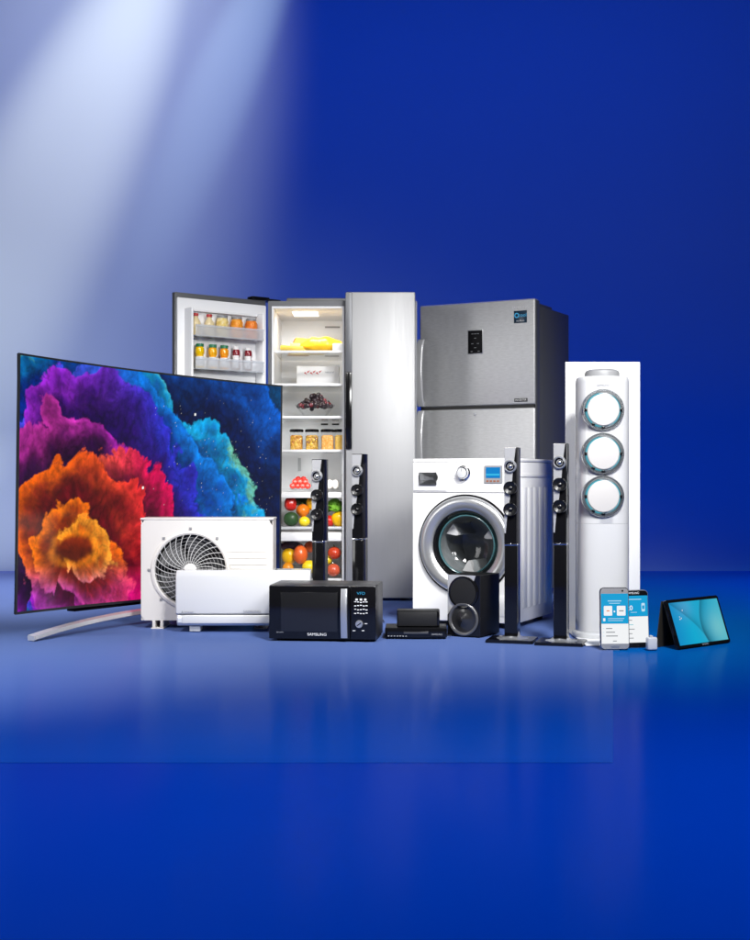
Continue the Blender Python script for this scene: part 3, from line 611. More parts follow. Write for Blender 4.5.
obj('end_cap', MB().box(hw - .0115, hw - .001, -.004, -.0003, .004, .071, bev=.002), M_black, cs)

# ================================================================== microwave
TH = 6; dc = 5.76; ct, st = math.cos(R(TH)), math.sin(R(TH)); wM, dM, hM = .475, .30, .247
fx, fd = XU(376, dc) - wM * ct, dc + wM * st
mw = thing('microwave_oven', 'black microwave oven with silver handle standing on the floor', 'microwave', (fx, fd + CY, 0), -TH)
def mpt(u, v):
    t = (u - 375) / F; x = (t * fd - fx) / (ct + t * st); return x, ZV(v, fd - x * st)
obj('body', MB().box(0, wM, .018, dM, .010, hM, bev=.004), mat('charcoal_painted_steel', (.028, .028, .03), .4, bump=.15, bscale=500, noise=.1), mw)
xd = mpt(350, 600)[0]
dr = obj('door', MB().box(.001, xd, 0, .0175, .012, hM - .002, bev=.004), M_black, mw)
obj('window', MB().box(.055, xd - .055, -.0016, -.0003, .045, hM - .03, bev=.0006), mat('dark_mesh_window', (.012, .012, .013), .18, coat=.4), dr)
xh = mpt(344.5, 600)[0]; n = 12; mb = MB()
mb.loft([[(xh + x, -.012 - .016 * math.sin(math.pi * i / n) + y, .020 + (hM - .032) * i / n) for x, y in rrect(-.015, .015, -.006, .006, .005, 3)] for i in range(n + 1)])
mb.box(xh - .012, xh + .012, -.014, -.0003, .024, .04, bev=.002); mb.box(xh - .012, xh + .012, -.014, -.0003, hM - .032, hM - .016, bev=.002)
obj('handle', mb, M_satin, dr)
text('logo', 'SAMSUNG', .017, M_wtext, dr, mpt(317, 635)[0], -.0008, mpt(317, 634.5)[1], wide=1.1)
text('small_print', 'ceramic', .010, M_gtext, dr, mpt(280, 632)[0], -.0008, mpt(280, 632)[1])
pn = obj('control_panel', MB().box(xd + .002, wM - .001, 0, .0175, .012, hM - .002, bev=.004), M_black, mw)
x_, z_ = mpt(361, 593.5); text('clock_display', 'VFD', .017, M_cyanlit, pn, x_, -.0008, z_, wide=1.2)
mb = MB(); xp = x_
for i in (-1, 0, 1): mb.box(xp + .019 * i - .005, xp + .019 * i + .005, -.0009, -.0003, mpt(361, 600.6)[1], mpt(361, 598.6)[1])
for vv in (602.5, 606, 610, 613.8):
    zz = mpt(361, vv)[1]
    for i in range(5): mb.box(xp - .030 + .0125 * i, xp - .021 + .0125 * i, -.0009, -.0003, zz + .0016 * math.cos(i * 2 + vv), zz + .0035 + .0016 * math.cos(i * 2 + vv))
for u, v in ((354, 631), (363, 631), (366, 624)):
    zz = mpt(u, v)[1]; xx = mpt(u, v)[0]; mb.box(xx - .006, xx + .006, -.0009, -.0003, zz, zz + .003)
obj('key_print', mb, M_wtext, pn)
xk, zk = mpt(359.3, 624)
kb = obj('dial', MB().lathe([(.017, .0003), (.017, .010), (.015, .013), (0, .013)], 32, T(xk, 0, zk) @ FRONT), M_satin, pn)
obj('dial_mark', MB().box(-.010, .010, -.0142, -.0132, -.002, .002, M=T(xk, 0, zk) @ Matrix.Rotation(R(-35), 4, 'Y')), M_black, kb)
for x in (.04, wM - .04):
    for y in (.05, dM - .05): obj('rubber_foot', MB().lathe([(0, 0), (.012, 0), (.012, .0098)], 12, T(x, y, 0)), M_rubber, mw)

# ================================================================== outdoor unit
d = 6.30; ox0, ox1 = XU(141, d), XU(273, d); wo = ox1 - ox0; zb, zt = .040, ZV(520, d)
ou = thing('outdoor_unit', 'cream outdoor air conditioner unit with round fan grille before the television', 'air conditioner', (ox0, d + CY, 0))
fxc, fzc = XU(190.5, d) - ox0, ZV(570, d); fr_ = 36 * d / F
mb = MB(); mb.add(holed(0, wo, zb, zt, fxc, fzc, fr_, 0, .006, 72)); mb.box(0, wo, .0065, .03, zb, zb + .01); mb.box(0, wo, .0065, .2, zt - .004, zt)
mb.box(0, .004, .0065, .2, zb + .0105, zt - .0045); mb.box(wo - .004, wo, .0065, .2, zb + .0105, zt - .0045); mb.box(.0045, wo - .0045, .194, .2, zb, zt - .0045); mb.box(0, wo, .0305, .1935, zb, zb + .01)
obj('casing', mb, M_cream, ou)
obj('top_cover', MB().box(-.003, wo + .003, -.003, .203, zt + .0003, zt + .010, bev=.003), M_cream, ou)
mb = MB()
for i in range(5): mb.box(wo * .645, wo - .03, -.003, -.0003, fzc + .055 - .030 * i + .03, fzc + .058 - .030 * i + .03, bev=.001)
obj('pressed_louvre', mb, M_cream, ou)
FM = T(fxc, 0, fzc) @ FRONT
obj('fan_ring', MB().lathe([(fr_ * 1.10, .0003), (fr_ * 1.09, .008), (fr_ * 1.03, .011), (fr_ * .985, .006), (fr_ * .985, -.03)], 72, FM), M_cream, ou)
mb = MB()
for i in range(30):
    a0 = 2 * math.pi * i / 30
    mb.tube([(q * math.cos(a0 - .55 * ((q / fr_) ** 1.3)), q * math.sin(a0 - .55 * ((q / fr_) ** 1.3)), .004 + .008 * (1 - (q / fr_) ** 2)) for q in [fr_ * (.17 + .82 * j / 9) for j in range(10)]], .0017, 5, FM)
for j in range(9):
    q = fr_ * (.25 + .74 * j / 8); mb.lathe([(q - .0006, .003 + .008 * (1 - (q / fr_) ** 2)), (q, .0042 + .008 * (1 - (q / fr_) ** 2)), (q + .0006, .003 + .008 * (1 - (q / fr_) ** 2))], 60, FM)
gr = obj('fan_grille', mb, mat('pale_grey_grille', (.55, .55, .55), .45), ou)
hubp = obj('grille_hub', MB().lathe([(fr_ * .18, .004), (fr_ * .18, .016), (fr_ * .15, .020), (0, .021)], 32, FM), M_white, gr)
text('logo', 'SAMSUNG', .010, M_gtext, hubp, fxc, -.0215, fzc - .006)
mb = MB()
for i in range(5):
    M = FM @ Matrix.Rotation(R(72 * i), 4, 'Z')
    mb.loft([[(q * math.cos(a), q * math.sin(a), -.075 + .05 * (a + .5)) for q in (fr_ * .2, fr_ * .6, fr_ * .93)] for a in [-.5 + .16 * j for j in range(7)]], closed=False, M=M)
mb.lathe([(fr_ * .22, -.09), (fr_ * .22, -.045), (0, -.04)], 24, FM)
obj('fan', mb, mat('dark_fan_blades', (.045, .045, .05), .5), ou)
obj('fan_cavity', MB().lathe([(fr_ * .983, -.031), (fr_ * .983, -.12), (0, -.12)], 48, FM), mat('dark_fan_cavity', (.03, .03, .033), .6), ou)
for a in (90, 50, 130, 180, 225, 0, 310): obj('grille_clip', MB().box(-.006, .006, -.006, -.0003, -.006, .006, bev=.001, M=T(fxc + fr_ * 1.15 * math.cos(R(a)), 0, fzc + fr_ * 1.15 * math.sin(R(a)))), M_grey, ou)
for x in (.05, wo - .09):
    obj('mounting_foot', MB().box(x, x + .06, -.012, .20, .0, .006, bev=.001).box(x + .004, x + .018, -.002, .19, .0065, .0395, bev=.002).box(x + .042, x + .056, -.002, .19, .0065, .0395, bev=.002), M_cream, ou)

# ================================================================== wall-type indoor unit
d = 6.12; ax0, ax1 = XU(175.5, d), -.30; wa = ax1 - ax0; za, zt = .030, ZV(570.5, d)
au = thing('indoor_unit', 'long glossy white indoor air conditioner lying in front of the cream outdoor unit', 'air conditioner', (ax0, d + CY, 0))
ha = zt - za
prof = [(.004, 0), (-.002, .3), (-.001, .9), (.006, .97), (.016, 1.0), (.14, 1.0), (.14, 0.02), (.05, .0)]
def sec(x, ins): return [(x, y + (ins if y < .1 else -ins * .3), za + ha * z + (ins if z < .1 else -ins if z > .9 else 0)) for y, z in [(.016, .21), (.004, .24), (-.002, .4), (-.002, .88), (.004, .96), (.014, 1.0), (.14, 1.0), (.14, .21)]]
obj('front_cover', MB().loft([sec(0, .006), sec(.003, .002), sec(.008, 0), sec(wa - .008, 0), sec(wa - .003, .002), sec(wa, .006)]), M_gloss, au)
def sec2(x, i): return [(x, y + i, za + ha * z) for y, z in [(.012, .200), (.006, .15), (.010, .07), (.028, .01), (.06, .0), (.135, .0), (.135, .200)]]
obj('air_outlet', MB().loft([sec2(.004, .006), sec2(.010, 0), sec2(wa - .010, 0), sec2(wa - .004, .006)]), mat('soft_white_louvre', (.72, .73, .74), .35), au)
obj('louvre_flap', MB().box(.03, wa - .03, .002, .0055, za + ha * .06, za + ha * .19, bev=.0012, M=T(0, -.001, 0)), M_gloss, au)
text('logo', 'SAMSUNG', .016, M_gtext, au, XU(252, d) - ax0, -.0026, ZV(611.5, d), wide=1.1)
text('small_print', 'inverter', .014, M_gtext, au, XU(189, d) - ax0, -.0026, ZV(611.8, d))
obj('energy_mark', MB().prism([(0, 0), (.012, 0), (.006, .014)], 0, .0008, T(XU(181, d) - ax0, -.0021, ZV(613.5, d)) @ FRONT), M_gtext, au)
for x in (.06, wa - .10): obj('support_pad', MB().box(x, x + .05, .035, .12, .0045, .0295, bev=.002), M_ltgrey, au)

# ================================================================== curved television
dl, dr_ = 5.9, 7.52; pl_ = Vector((XU(17, dl), dl + CY)); pr_ = Vector((XU(281, dr_), dr_ + CY)); WT = (pr_ - pl_).length
angT = math.atan2((pr_ - pl_).y, (pr_ - pl_).x); zb, zt = ZV(618, dl), ZV(356, dl); HT = zt - zb
tv = thing('curved_television', 'huge curved television showing a colourful swirling cloud picture', 'television', (pl_.x, pl_.y, 0), math.degrees(angT))
SAG = .08
def tvy(x): q = 2 * x / WT - 1; return SAG * (1 - q * q)
ROLL = R(0.9)
TR = T(WT / 2, 0, (zb + zt) / 2) @ Matrix.Rotation(ROLL, 4, 'Y') @ T(-WT / 2, 0, -(zb + zt) / 2)
n = 40; xs_ = [WT * i / n for i in range(n + 1)]
def tvd(x): return .008 + .040 * min(1, min(x, WT - x) / .12)
mb = MB(); mb.loft([[(x, tvy(x) + .004, zb), (x, tvy(x) + .004, zt), (x, tvy(x) + .010, zt - .003), (x, tvy(x) + tvd(x), zt - .12), (x, tvy(x) + tvd(x), zb + .12), (x, tvy(x) + .010, zb + .003)] for x in xs_], M=TR)
obj('back_shell', mb, M_blackm, tv)
bw = .009; mb = MB()
for z0, z1 in ((zb, zb + bw * 1.3), (zt - bw, zt)): mb.loft([[(x, tvy(x) - .004, z0), (x, tvy(x) + .0035, z0), (x, tvy(x) + .0035, z1), (x, tvy(x) - .004, z1)] for x in xs_], M=TR)
for x0, x1 in ((0, bw), (WT - bw, WT)): mb.loft([[(x, tvy(x) - .004, z), (x, tvy(x) + .0035, z), (x1, tvy(x1) + .0035, z), (x1, tvy(x1) - .004, z)] for x in (x0,) for z in (zb + bw * 1.3, zt - bw)], M=TR)
obj('bezel', mb, mat('dark_metal_bezel', (.07, .075, .08), .3, metal=.6), tv)
# --- the picture: an invented swirl of coloured cloud, worked out with fractal noise
def vnoise(x, y, seed):
    """gradient noise, about -0.7 .. 0.7"""
    r = np.random.default_rng(seed); a = r.random((64, 64)) * 2 * math.pi; gx, gy = np.cos(a), np.sin(a)
    xi = np.floor(x).astype(int); yi = np.floor(y).astype(int); fx = x - xi; fy = y - yi
    u = fx * fx * fx * (fx * (fx * 6 - 15) + 10); v = fy * fy * fy * (fy * (fy * 6 - 15) + 10)
    def d(i, j): p, q = (yi + j) % 64, (xi + i) % 64; return gx[p, q] * (fx - i) + gy[p, q] * (fy - j)
    return (d(0, 0) * (1 - u) + d(1, 0) * u) * (1 - v) + (d(0, 1) * (1 - u) + d(1, 1) * u) * v
def fbm(x, y, seed, octv=5, mode='f', gain=.5):
    s = 0; amp = 1; tot = 0
    for i in range(octv):
        v = vnoise(x, y, seed + i)
        v = abs(v) * 1.6 if mode == 'b' else 1 - abs(v) * 1.8 if mode == 'r' else .5 + .7 * v
        s = s + amp * v; tot += amp; amp *= gain; x, y = 1.6 * x + 1.2 * y + 17.3, -1.2 * x + 1.6 * y + 9.1
    return s / tot
def sstep(a, b, x): t = np.clip((x - a) / (b - a), 0, 1); return t * t * (3 - 2 * t)
def tv_picture(nx, ny):
    s, t = np.meshgrid(np.linspace(0, 1, nx), np.linspace(0, 1, ny)); X = s * 1.6; Y = t
    w1 = fbm(X * 1.8 + 5, Y * 1.8 + 2, 11, 5) - .5; w2 = fbm(X * 1.8 + 25, Y * 1.8 + 32, 21, 5) - .5
    dx = X - .33 + .34 * w1 * sstep(.05, .4, np.hypot(X - .33, Y - .24)); dy = Y - .24 + .34 * w2 * sstep(.05, .4, np.hypot(X - .33, Y - .24))
    rot = .9 * np.exp(-np.hypot(dx, dy) * 1.6); dx, dy = dx * np.cos(rot) - dy * np.sin(rot), dx * np.sin(rot) + dy * np.cos(rot)
    ex = np.where(dx > 0, dx / 1.45, dx / .80); ey = np.where(dy > 0, dy, dy / .62)
    q = np.sqrt(ex * ex + ey * ey) + 1e-6; th = np.arctan2(ey, ex)
    rgb = np.zeros((ny, nx, 3)) + np.array(lin((4, 20, 44))); rgb += (fbm(X * 4, Y * 4, 91, 4) * sstep(.5, 1, s))[..., None] * np.array(lin((10, 60, 70)))
    fine = fbm(X * 16 + 3 * w1, Y * 16 + 3 * w2, 61, 4, 'b', .6)
    strk = (.55 + .8 * fbm(th * 3.2 + 4 * w1 + 30, q * 2.2 + 3 * w2 + 30, 401, 5, 'r', .6) ** 2)[..., None]
    #        R    width  crest (right/top)   crest (left)       deep
    lay = [(1.04, .17, (16, 96, 150), (20, 90, 120), (4, 20, 48)), (.92, .16, (18, 106, 205), (26, 110, 175), (5, 26, 76)),
           (.80, .15, (52, 186, 236), (40, 160, 220), (6, 44, 130)), (.70, .15, (34, 140, 232), (84, 84, 215), (12, 24, 110)),
           (.615, .13, (62, 66, 205), (160, 60, 205), (40, 12, 90)), (.545, .13, (140, 34, 170), (200, 70, 170), (40, 6, 56)),
           (.47, .13, (222, 26, 100), (250, 128, 52), (74, 6, 44)), (.37, .13, (238, 56, 72), (250, 120, 44), (96, 14, 24)),
           (.275, .11, (250, 116, 46), (252, 136, 46), (120, 28, 14)), (.18, .09, (255, 178, 76), (255, 166, 64), (160, 54, 16))]
    for k, (Rk, wk, cr, cl, dp) in enumerate(lay):
        n1 = fbm(X * 3.2 + 7 * k + .8 * w2, Y * 3.2 + 5 * k + .8 * w1, 100 + 7 * k, 6, 'b', .58)
        n2 = fbm(X * 2.0 + 11 * k, Y * 2.0 + 3 * k, 300 + 7 * k, 3)
        an = (.3, .7, 1.5, .5, 1.9, 2.9, .2, 2.5, 4.6, .4)[k]; ox, oy = .24 * Rk * math.cos(an), .20 * Rk * math.sin(an); fx_, fy_ = dx - ox, dy - oy; q = np.sqrt(np.where(fx_ > 0, fx_ / 1.5, fx_ / .80) ** 2 + np.where(fy_ > 0, fy_, fy_ / .62) ** 2) + 1e-6; th = np.arctan2(fy_, fx_)
        th2 = ((th + math.pi / 2) % (2 * math.pi)) / (2 * math.pi); dist = Rk * (.86 + .32 * th2) * (1 + .07 * np.sin(th * 2 + k) + .06 * np.sin(th + 1.9 * k)) + .19 * (n1 - .34) + .20 * (n2 - .5) - q
        m = sstep(0, .014, dist)[..., None]
        lt = sstep(.55, .08, s)[..., None]; crest = np.array(lin(cr)) * (1 - lt) + np.array(lin(cl)) * lt
        low = (sstep(.20, .04, t) * (k > 3) * (1.0 - .035 * k))[..., None]; crest = crest * (1 - low) + low * (np.array(lin((225, 30, 130))) * (1 - lt) + np.array(lin((150, 40, 200))) * lt)
        d = np.clip(dist + .07 * (fine - .36) + .10 * (n1 - .34), 0, 9); e = np.exp(-(d / (wk * .50)) ** 1.25)[..., None]
        g = (.38 + 1.9 * np.clip(fine, 0, .8) + .6 * (n1 - .3))[..., None]
        col = (crest * e + np.array(lin(dp)) * (1 - e) * .75) * g * strk
        if k == 2: yg = (sstep(.42, .6, n2) * sstep(.55, 1, e[..., 0]) * .55)[..., None]; col = col * (1 - yg) + yg * np.array(lin((150, 205, 110))) * g
        rgb = rgb * (1 - m) + col * m
    # hollow eye of the swirl
    hx = (X - .33) / .105; hy = (Y - .235) / .052; hd = np.sqrt(hx * hx + hy * hy) + .5 * (fbm(X * 9, Y * 9, 71, 4, 'b') - .35)
    m = sstep(1.15, .75, hd)[..., None]; deep = np.array(lin((120, 40, 12))) * (.35 + .9 * sstep(-.6, .9, hy))[..., None] + np.array(lin((40, 10, 6)))
    rgb = rgb * (1 - m) + m * deep * (.5 + 1.2 * fine[..., None])
    rim = np.exp(-((hd - 1.25) / .28) ** 2)[..., None]; rgb = rgb + rim * np.array(lin((255, 170, 60))) * .35 * (.5 + fine[..., None])
    rgb = (rgb ** 1.12) * 1.32
    rgb = rgb / (1 + .18 * rgb.max(-1, keepdims=True))
    lum = rgb.mean(-1, keepdims=True); rgb = np.clip(lum + (rgb - lum) * 1.05, 0, 1)
    r = np.random.default_rng(3)
    for i in range(110):
        a = int(nx * (.50 + .48 * r.random())); b = int(ny * (.25 + .7 * r.random())); k = r.uniform(.15, .7) ** 1.3; rgb[b, a] = np.maximum(rgb[b, a], (k, k, k))
    for (a, b, k) in ((.46, .49, 1), (.66, .83, .9)):
        i, j = int(a * nx), int(b * ny); rgb[j - 1:j + 2, i - 1:i + 2] = np.maximum(rgb[j - 1:j + 2, i - 1:i + 2], k)
    return rgb
def picture_mesh(name, fn, nx, ny, rgb, m, parent):
    vs = [fn(i / (nx - 1), j / (ny - 1)) for j in range(ny) for i in range(nx)]
    fs = [(j * nx + i, j * nx + i + 1, (j + 1) * nx + i + 1, (j + 1) * nx + i) for j in range(ny - 1) for i in range(nx - 1)]
    me = bpy.data.meshes.new(name); me.from_pydata(vs, [], fs); me.materials.append(m)
    ca = me.color_attributes.new('picture', 'FLOAT_COLOR', 'POINT'); buf = np.ones((nx * ny, 4), np.float32); buf[:, :3] = rgb.reshape(-1, 3); ca.data.foreach_set('color', buf.ravel())
    me.shade_smooth(); o = bpy.data.objects.new(name, me); COL.objects.link(o); o.parent = parent; return o
def tvfn(s, t):
    x = bw + (WT - 2 * bw) * s; z = zb + bw * 1.3 + (HT - bw * 2.3) * t; return TR @ Vector((x, tvy(x) - .0005, z))
so = picture_mesh('screen', tvfn, 440, 270, tv_picture(440, 270), vcol_mat('lit_television_picture', 1.0), tv)
so['label'] = 'lit screen with an orange, pink, violet and blue cloud swirl'
# stand: one long silver arc with a short neck
inv = tv.rotation_euler.to_matrix().to_4x4().inverted()
def tvl(u, v, z=0):
    d = F * (CH - z) / (v - HV); p = inv @ Vector((XU(u, d) - pl_.x, d + CY - pl_.y, 0)); return p
A = tvl(31, 637, .02); B = tvl(145, 606, .045)
mb = MB(); secs = []; n = 28
xa, xb = A.x, WT - A.x; ya = A.y
for i in range(n + 1):
    t = i / n; x = xa + (xb - xa) * t; q = 2 * t - 1; y = ya + .10 * (1 - q * q); zz = .004 + .046 * (1 - abs(q) ** 2.2)
    secs.append([(x, y - .024, zz + .004), (x, y - .018, zz + .020), (x, y + .018, zz + .024), (x, y + .024, zz + .016), (x, y + .020, zz), (x, y - .020, zz)])
st_ = obj('stand', mb.loft(secs), mat('bright_silver_stand', (.72, .725, .735), .24, metal=.4), tv)
obj('neck', MB().box(WT * .52, WT * .70, ya + .10, ya + .17, .060, zb + .12, bev=.006).box(WT * .22, WT * .78, SAG - .0, SAG + .055, zb - .012, zb + .03, bev=.004), M_blackm, tv)

# ================================================================== round column air conditioner and its white panel
d = 5.95; tx = XU(602, d)
pn_d = 6.22
px0, px1 = XU(565.5, pn_d), XU(640, pn_d); pz = ZV(362, pn_d)
mb = MB(); pr = [(0, .009), (-.70, .009), (-.70, .003)]
o = thing('display_panel', 'tall plain white panel standing behind the round white column', 'panel', (0, pn_d + CY, 0)); M_card = mat('white_card', (.88, .88, .88), .7, noise=.01, nscale=3)
obj('upright_sheet', MB().box(px0, px1, 0, .008, .0034, pz, bev=.001), M_card, o)
obj('foot_sheet', MB().box(px0, px1 - .235, -.60, -.0005, .0034, .0085, bev=.001), M_card, o)
ta = thing('column_air_conditioner', 'tall round white column air conditioner with three circular vents', 'air conditioner', (tx, d + CY, .0092))
HA = ZV(377.5, d) - .0092
def sup(a, b, n=56, e=2.6): return [(a * math.copysign(abs(math.cos(2 * math.pi * i / n)) ** (2 / e), math.cos(2 * math.pi * i / n)), b * math.copysign(abs(math.sin(2 * math.pi * i / n)) ** (2 / e), math.sin(2 * math.pi * i / n))) for i in range(n)]
hwA = 26 * d / F; zsm = ZV(523, d) - .0092
def colsec(zz, k): return [(x * k, y * k, zz) for x, y in sup(hwA, hwA * .95)]
obj('lower_column', MB().loft([colsec(.026, 1), colsec(zsm - .0012, 1), colsec(zsm - .0006, .995)]), M_gloss, ta)
obj('upper_column', MB().loft([colsec(zsm, .995), colsec(zsm + .0008, 1), colsec(HA - .022, 1), colsec(HA - .008, .985), colsec(HA - .002, .95), colsec(HA, .9)]), M_gloss, ta)
obj('base', MB().loft([[(x * k, y * k, z) for x, y in sup(hwA, hwA * .95)] for z, k in ((.0, 1.12), (.014, 1.12), (.020, 1.09), (.0255, 1.03))]), M_ltgrey, ta)
obj('top_cap', MB().loft([[(x * k, y * k, HA + z) for x, y in sup(hwA, hwA * .95, e=2.2)] for k, z in ((.66, .0004), (.66, .018), (.62, .028), (.52, .034))]), M_grey, ta)
for i, v in enumerate((411.3, 454.3, 496.3)):
    zc = ZV(v, d) - .0092; xc = XU(598.8, d) - tx; r = 20.6 * d / F; yf = -hwA * .95 + .006
    M = T(xc, yf, zc) @ FRONT
    vt = obj('vent', MB().lathe([(r, -.03), (r, .012), (r * .97, .016), (r * .91, .016), (r * .82, .004)], 64, M), mat('dark_chrome_ring', (.42, .44, .46), .22, metal=.9), ta)
    obj('glow_ring', MB().lathe([(r * .82, .0038), (r * .79, .006), (r * .76, .005)], 64, M), M_cyan, vt)
    obj('disc', MB().lathe([(r * .765, .002), (r * .765, .014), (r * .72, .018), (r * .4, .0205), (0, .021)], 64, M), mat('warm_white_disc', (.56, .545, .53), .4), vt)
    mb = MB()
    for a in (-90, 180, 0, -125): mb.box(-.008, .008, -.020, -.012, -.004, .004, bev=.0015, M=T(xc, yf + .002, zc) @ Matrix.Rotation(R(-a), 4, 'Y') @ T(r * .83, 0, 0) @ Matrix.Rotation(R(90), 4, 'Y'))
    obj('clip', mb, M_black, vt)
text('logo', 'SAMSUNG', .012, M_gtext, ta, XU(599, d) - tx, -hwA * .95 - .001, ZV(387, d) - .0092)

# ================================================================== phones, white charger, tablet
E = lambda n, c, s=.95: mat(n, (.01, .01, .01), .25, emit=lin(c), es=s)
S_blue = E('screen_sky_blue', (0, 160, 215)); S_white = E('screen_white', (246, 248, 250)); S_grey = E('screen_grey_text', (120, 125, 130)); S_pale = E('screen_pale_blue', (190, 228, 245)); S_teal = E('screen_teal_text', (120, 200, 215)); S_or = E('screen_orange_text', (225, 120, 60))
def phone(label, u0, u1, v0, v1, d, body, bez, kind, rot):
    wP = (u1 - u0) * d / F; hP = (v1 - v0) * d / F; th = .012; x0 = XU((u0 + u1) / 2, d); tilt = 4
    o = thing('smartphone', label, 'phone', (x0, d + CY, .0033 if kind == 1 else .0005), rot, 'smartphones')
    Mt = Matrix.Rotation(R(-tilt), 4, 'X')
    obj('body', MB().prism(rrect(-wP / 2, wP / 2, 0, hP, wP * .14), -th, .0, FRONT, bev=.003), body, o, Mt)
    fp = obj('front_glass', MB().prism(rrect(-wP / 2 + .003, wP / 2 - .003, .003, hP - .003, wP * .12), .0003, .0012, FRONT), bez, o, Mt)
    sx0, sx1, sz0, sz1 = -wP / 2 + .004, wP / 2 - .004, hP * .095, hP * .90; y = -.0014; sw = sx1 - sx0; sh = sz1 - sz0
    mb = MB()
    def R_(a, b, c, e, mi, lay): mb.box(sx0 + a * sw, sx0 + b * sw, y - .0003 * lay, y - .0003 * lay + .0002, sz0 + c * sh, sz0 + e * sh, mi=mi)
    def RR(a, b, c, e, mi, lay): mb.prism(rrect(sx0 + a * sw, sx0 + b * sw, sz0 + c * sh, sz0 + e * sh, .03 * sw), -(y - .0003 * lay), -(y - .0003 * lay) + .0002, FRONT, mi=mi)
    if kind == 1:
        R_(0, 1, .40, 1, 0, 0); R_(0, 1, 0, .397, 1, 0)
        RR(.10, .41, .56, .755, 1, 1); RR(.58, .90, .56, .755, 1, 1); R_(.20, .31, .645, .665, 5, 2); R_(.66, .83, .645, .665, 2, 2); RR(.46, .52, .625, .66, 1, 1)
        R_(.25, .75, .845, .862, 3, 1); R_(.30, .70, .80, .812, 3, 1); R_(.25, .85, .495, .507, 3, 1); R_(.25, .80, .455, .466, 3, 1); R_(.07, .15, .45, .51, 1, 1)
        for i in range(3): R_(.17, .40 + .1 * i, .295 - .075 * i, .312 - .075 * i, 2, 1); R_(.06, .10, .297 - .075 * i, .31 - .075 * i, 3, 1)
        R_(.42, .56, .045, .06, 2, 1)
    else:
        R_(0, 1, .56, 1, 0, 0); R_(0, 1, 0, .557, 1, 0); R_(.1, .78, .915, .93, 3, 1); RR(.78, .90, .66, .84, 3, 1); RR(.80, .88, .71, .79, 0, 2); R_(.40, .62, .64, .65, 3, 1)
        for i in range(5): R_(.30, .44 + .04 * (i % 3), .47 - .095 * i, .485 - .095 * i, 4 if i == 1 else 2, 1); R_(.16, .22, .465 - .095 * i, .49 - .095 * i, 5 if i % 2 else 2, 1)
    sc_ = obj('screen', mb, [S_blue, S_white, S_grey, S_pale, S_teal, S_or], fp)
    if kind == 2: text('screen_number', '20', hP * .12, S_white, sc_, sx0 + .36 * sw, y - .0012, sz0 + .735 * sh)
    if kind == 1:
        obj('home_button', MB().prism(rrect(-.018, .018, hP * .03, hP * .065, .005), .0014, .002, FRONT), M_satin, fp)
        obj('earpiece', MB().box(-.015, .015, -.002, -.0014, hP * .945, hP * .955), M_grey, fp); obj('camera_lens', MB().lathe([(0, .002), (.004, .002), (.004, .0013)], 12, T(wP * .28, 0, hP * .945) @ FRONT), M_black, fp)
    else: text('logo', 'SAMSUNG', .012, M_wtext, fp, .0, -.0016, hP * .945)
    return o
M_sil = mat('silver_phone_front', (.60, .59, .57), .25, metal=.6)
phone('silver smartphone with two white squares on its blue screen, in front', 600.5, 630, 588, 650, 5.50, M_chrome, M_sil, 1, 4)
phone('black smartphone half hidden behind the silver phone, showing 20 on blue', 618, 651, 591, 649, 5.57, M_satin, M_black, 2, 14)
d = 5.49
ch = thing('charger_cube', 'small white rounded cube leaning at the foot of the black phone', 'charger', (XU(652, d), d + CY, .0), 10)
wq = 5.2 * d / F
obj('shell', MB().box(-wq, wq, -.012, .022, .003, .057, bev=.008, seg=3), M_gloss, ch)
obj('cap', MB().box(-wq * .4, wq * .15, -.004, .010, .0573, .064, bev=.002), M_ltgrey, ch)
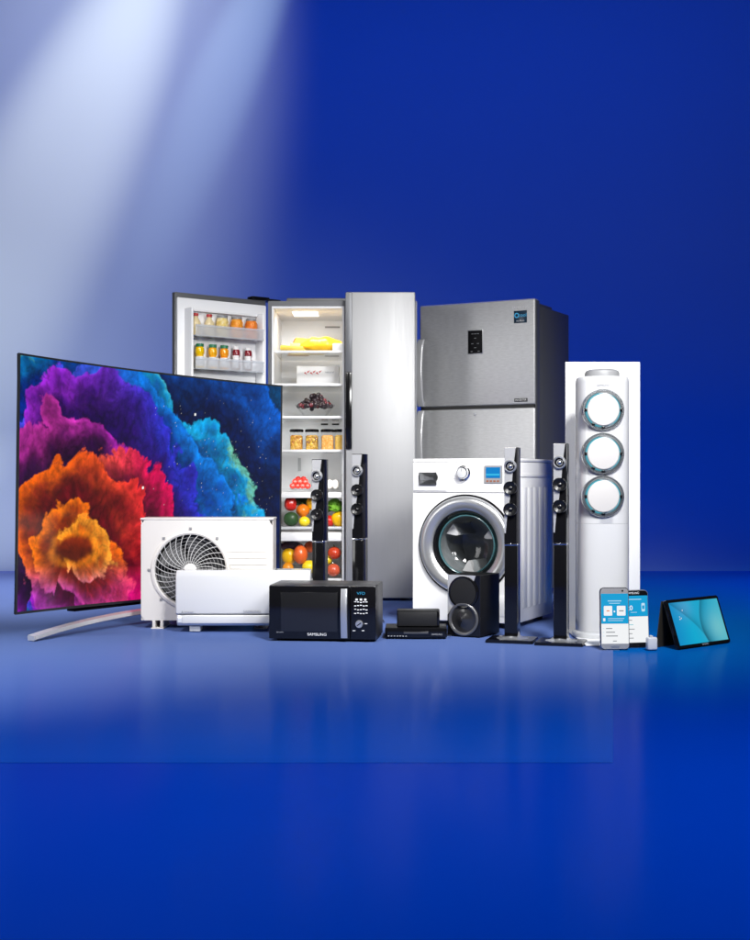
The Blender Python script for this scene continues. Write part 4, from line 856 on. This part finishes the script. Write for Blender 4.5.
# tablet
dl = 5.50; pl2 = Vector((XU(679, dl), dl + CY)); dr_ = 5.75; pr2 = Vector((XU(731, dr_), dr_ + CY)); WB = (pr2 - pl2).length; HB = .212; LEAN = 19
tb_ = thing('tablet', 'black tablet with a blue curved wallpaper propped on its folded cover', 'tablet', (pl2.x, pl2.y, 0), math.degrees(math.atan2((pr2 - pl2).y, (pr2 - pl2).x)))
LM = T(0, 0, .004) @ Matrix.Rotation(R(-LEAN), 4, 'X')
obj('body', MB().prism(rrect(0, WB, 0, HB, .010), -.012, 0, FRONT, bev=.002), M_black, tb_, LM)
cv = obj('folded_cover', MB().box(.002, WB - .002, .0125, .0165, .002, HB - .002, bev=.001), mat('dark_brown_black_cover', (.022, .018, .012), .6, bump=.3, bscale=400), tb_, LM)
ht = HB * math.cos(R(LEAN)); yt = HB * math.sin(R(LEAN)) + .017
obj('cover_flap', MB().loft([[(x, yt + .004, ht * .985), (x, yt + .009, ht * .985), (x, yt + .036, .002), (x, yt + .031, .001)] for x in (.004, WB - .004)]), MATS['dark_brown_black_cover'], tb_)
def tab_picture(nx, ny):
    s, t = np.meshgrid(np.linspace(0, 1, nx), np.linspace(0, 1, ny))
    base = np.stack([np.interp(s, [0, .35, .7, 1], [lin(c)[i] for c in ((0, 140, 200), (0, 170, 210), (10, 165, 205), (60, 180, 205))]) for i in range(3)], -1)
    g = np.exp(-(((s - .85) / .22) ** 2 + ((t - .3) / .4) ** 2))[..., None]; base = base * (1 - .45 * g) + .45 * g * np.array(lin((150, 215, 205)))
    g = np.exp(-(((s - .28) / .16) ** 2 + ((t - .85) / .25) ** 2))[..., None]; base = base * (1 - .35 * g) + .35 * g * np.array(lin((110, 160, 215)))
    c1 = .62 - .10 * np.sin(math.pi * np.clip(t * .9 + .1, 0, 1)) + .02 * t; e = s - c1
    dk = (1 / (1 + np.exp(-e * 260))) * np.exp(-np.clip(e, 0, 1) * 13); base *= (1 - .62 * dk[..., None])
    c2 = .60 - .62 * np.clip(t, 0, 1) ** 1.15 + .06 * np.sin(3 * t); e = s - c2
    dk = (1 / (1 + np.exp(-e * 220))) * np.exp(-np.clip(e, 0, 1) * 9); base *= (1 - .40 * dk[..., None])
    for (a, b) in ((.14, .60), (.17, .62), (.145, .66), (.23, .80)): base[np.hypot((s - a) * 1.7, t - b) < .014] = .85
    return np.clip(base, 0, 1)
def tabfn(s, t): return Vector((.014 + (WB - .028) * s, -.0006, .014 + (HB - .028) * t))
so = picture_mesh('screen', tabfn, 150, 90, tab_picture(150, 90), vcol_mat('lit_tablet_picture', .95), tb_); so.matrix_local = LM
text('logo', 'SAMSUNG', .010, M_gtext, so, WB * .5, -.0012, .007)
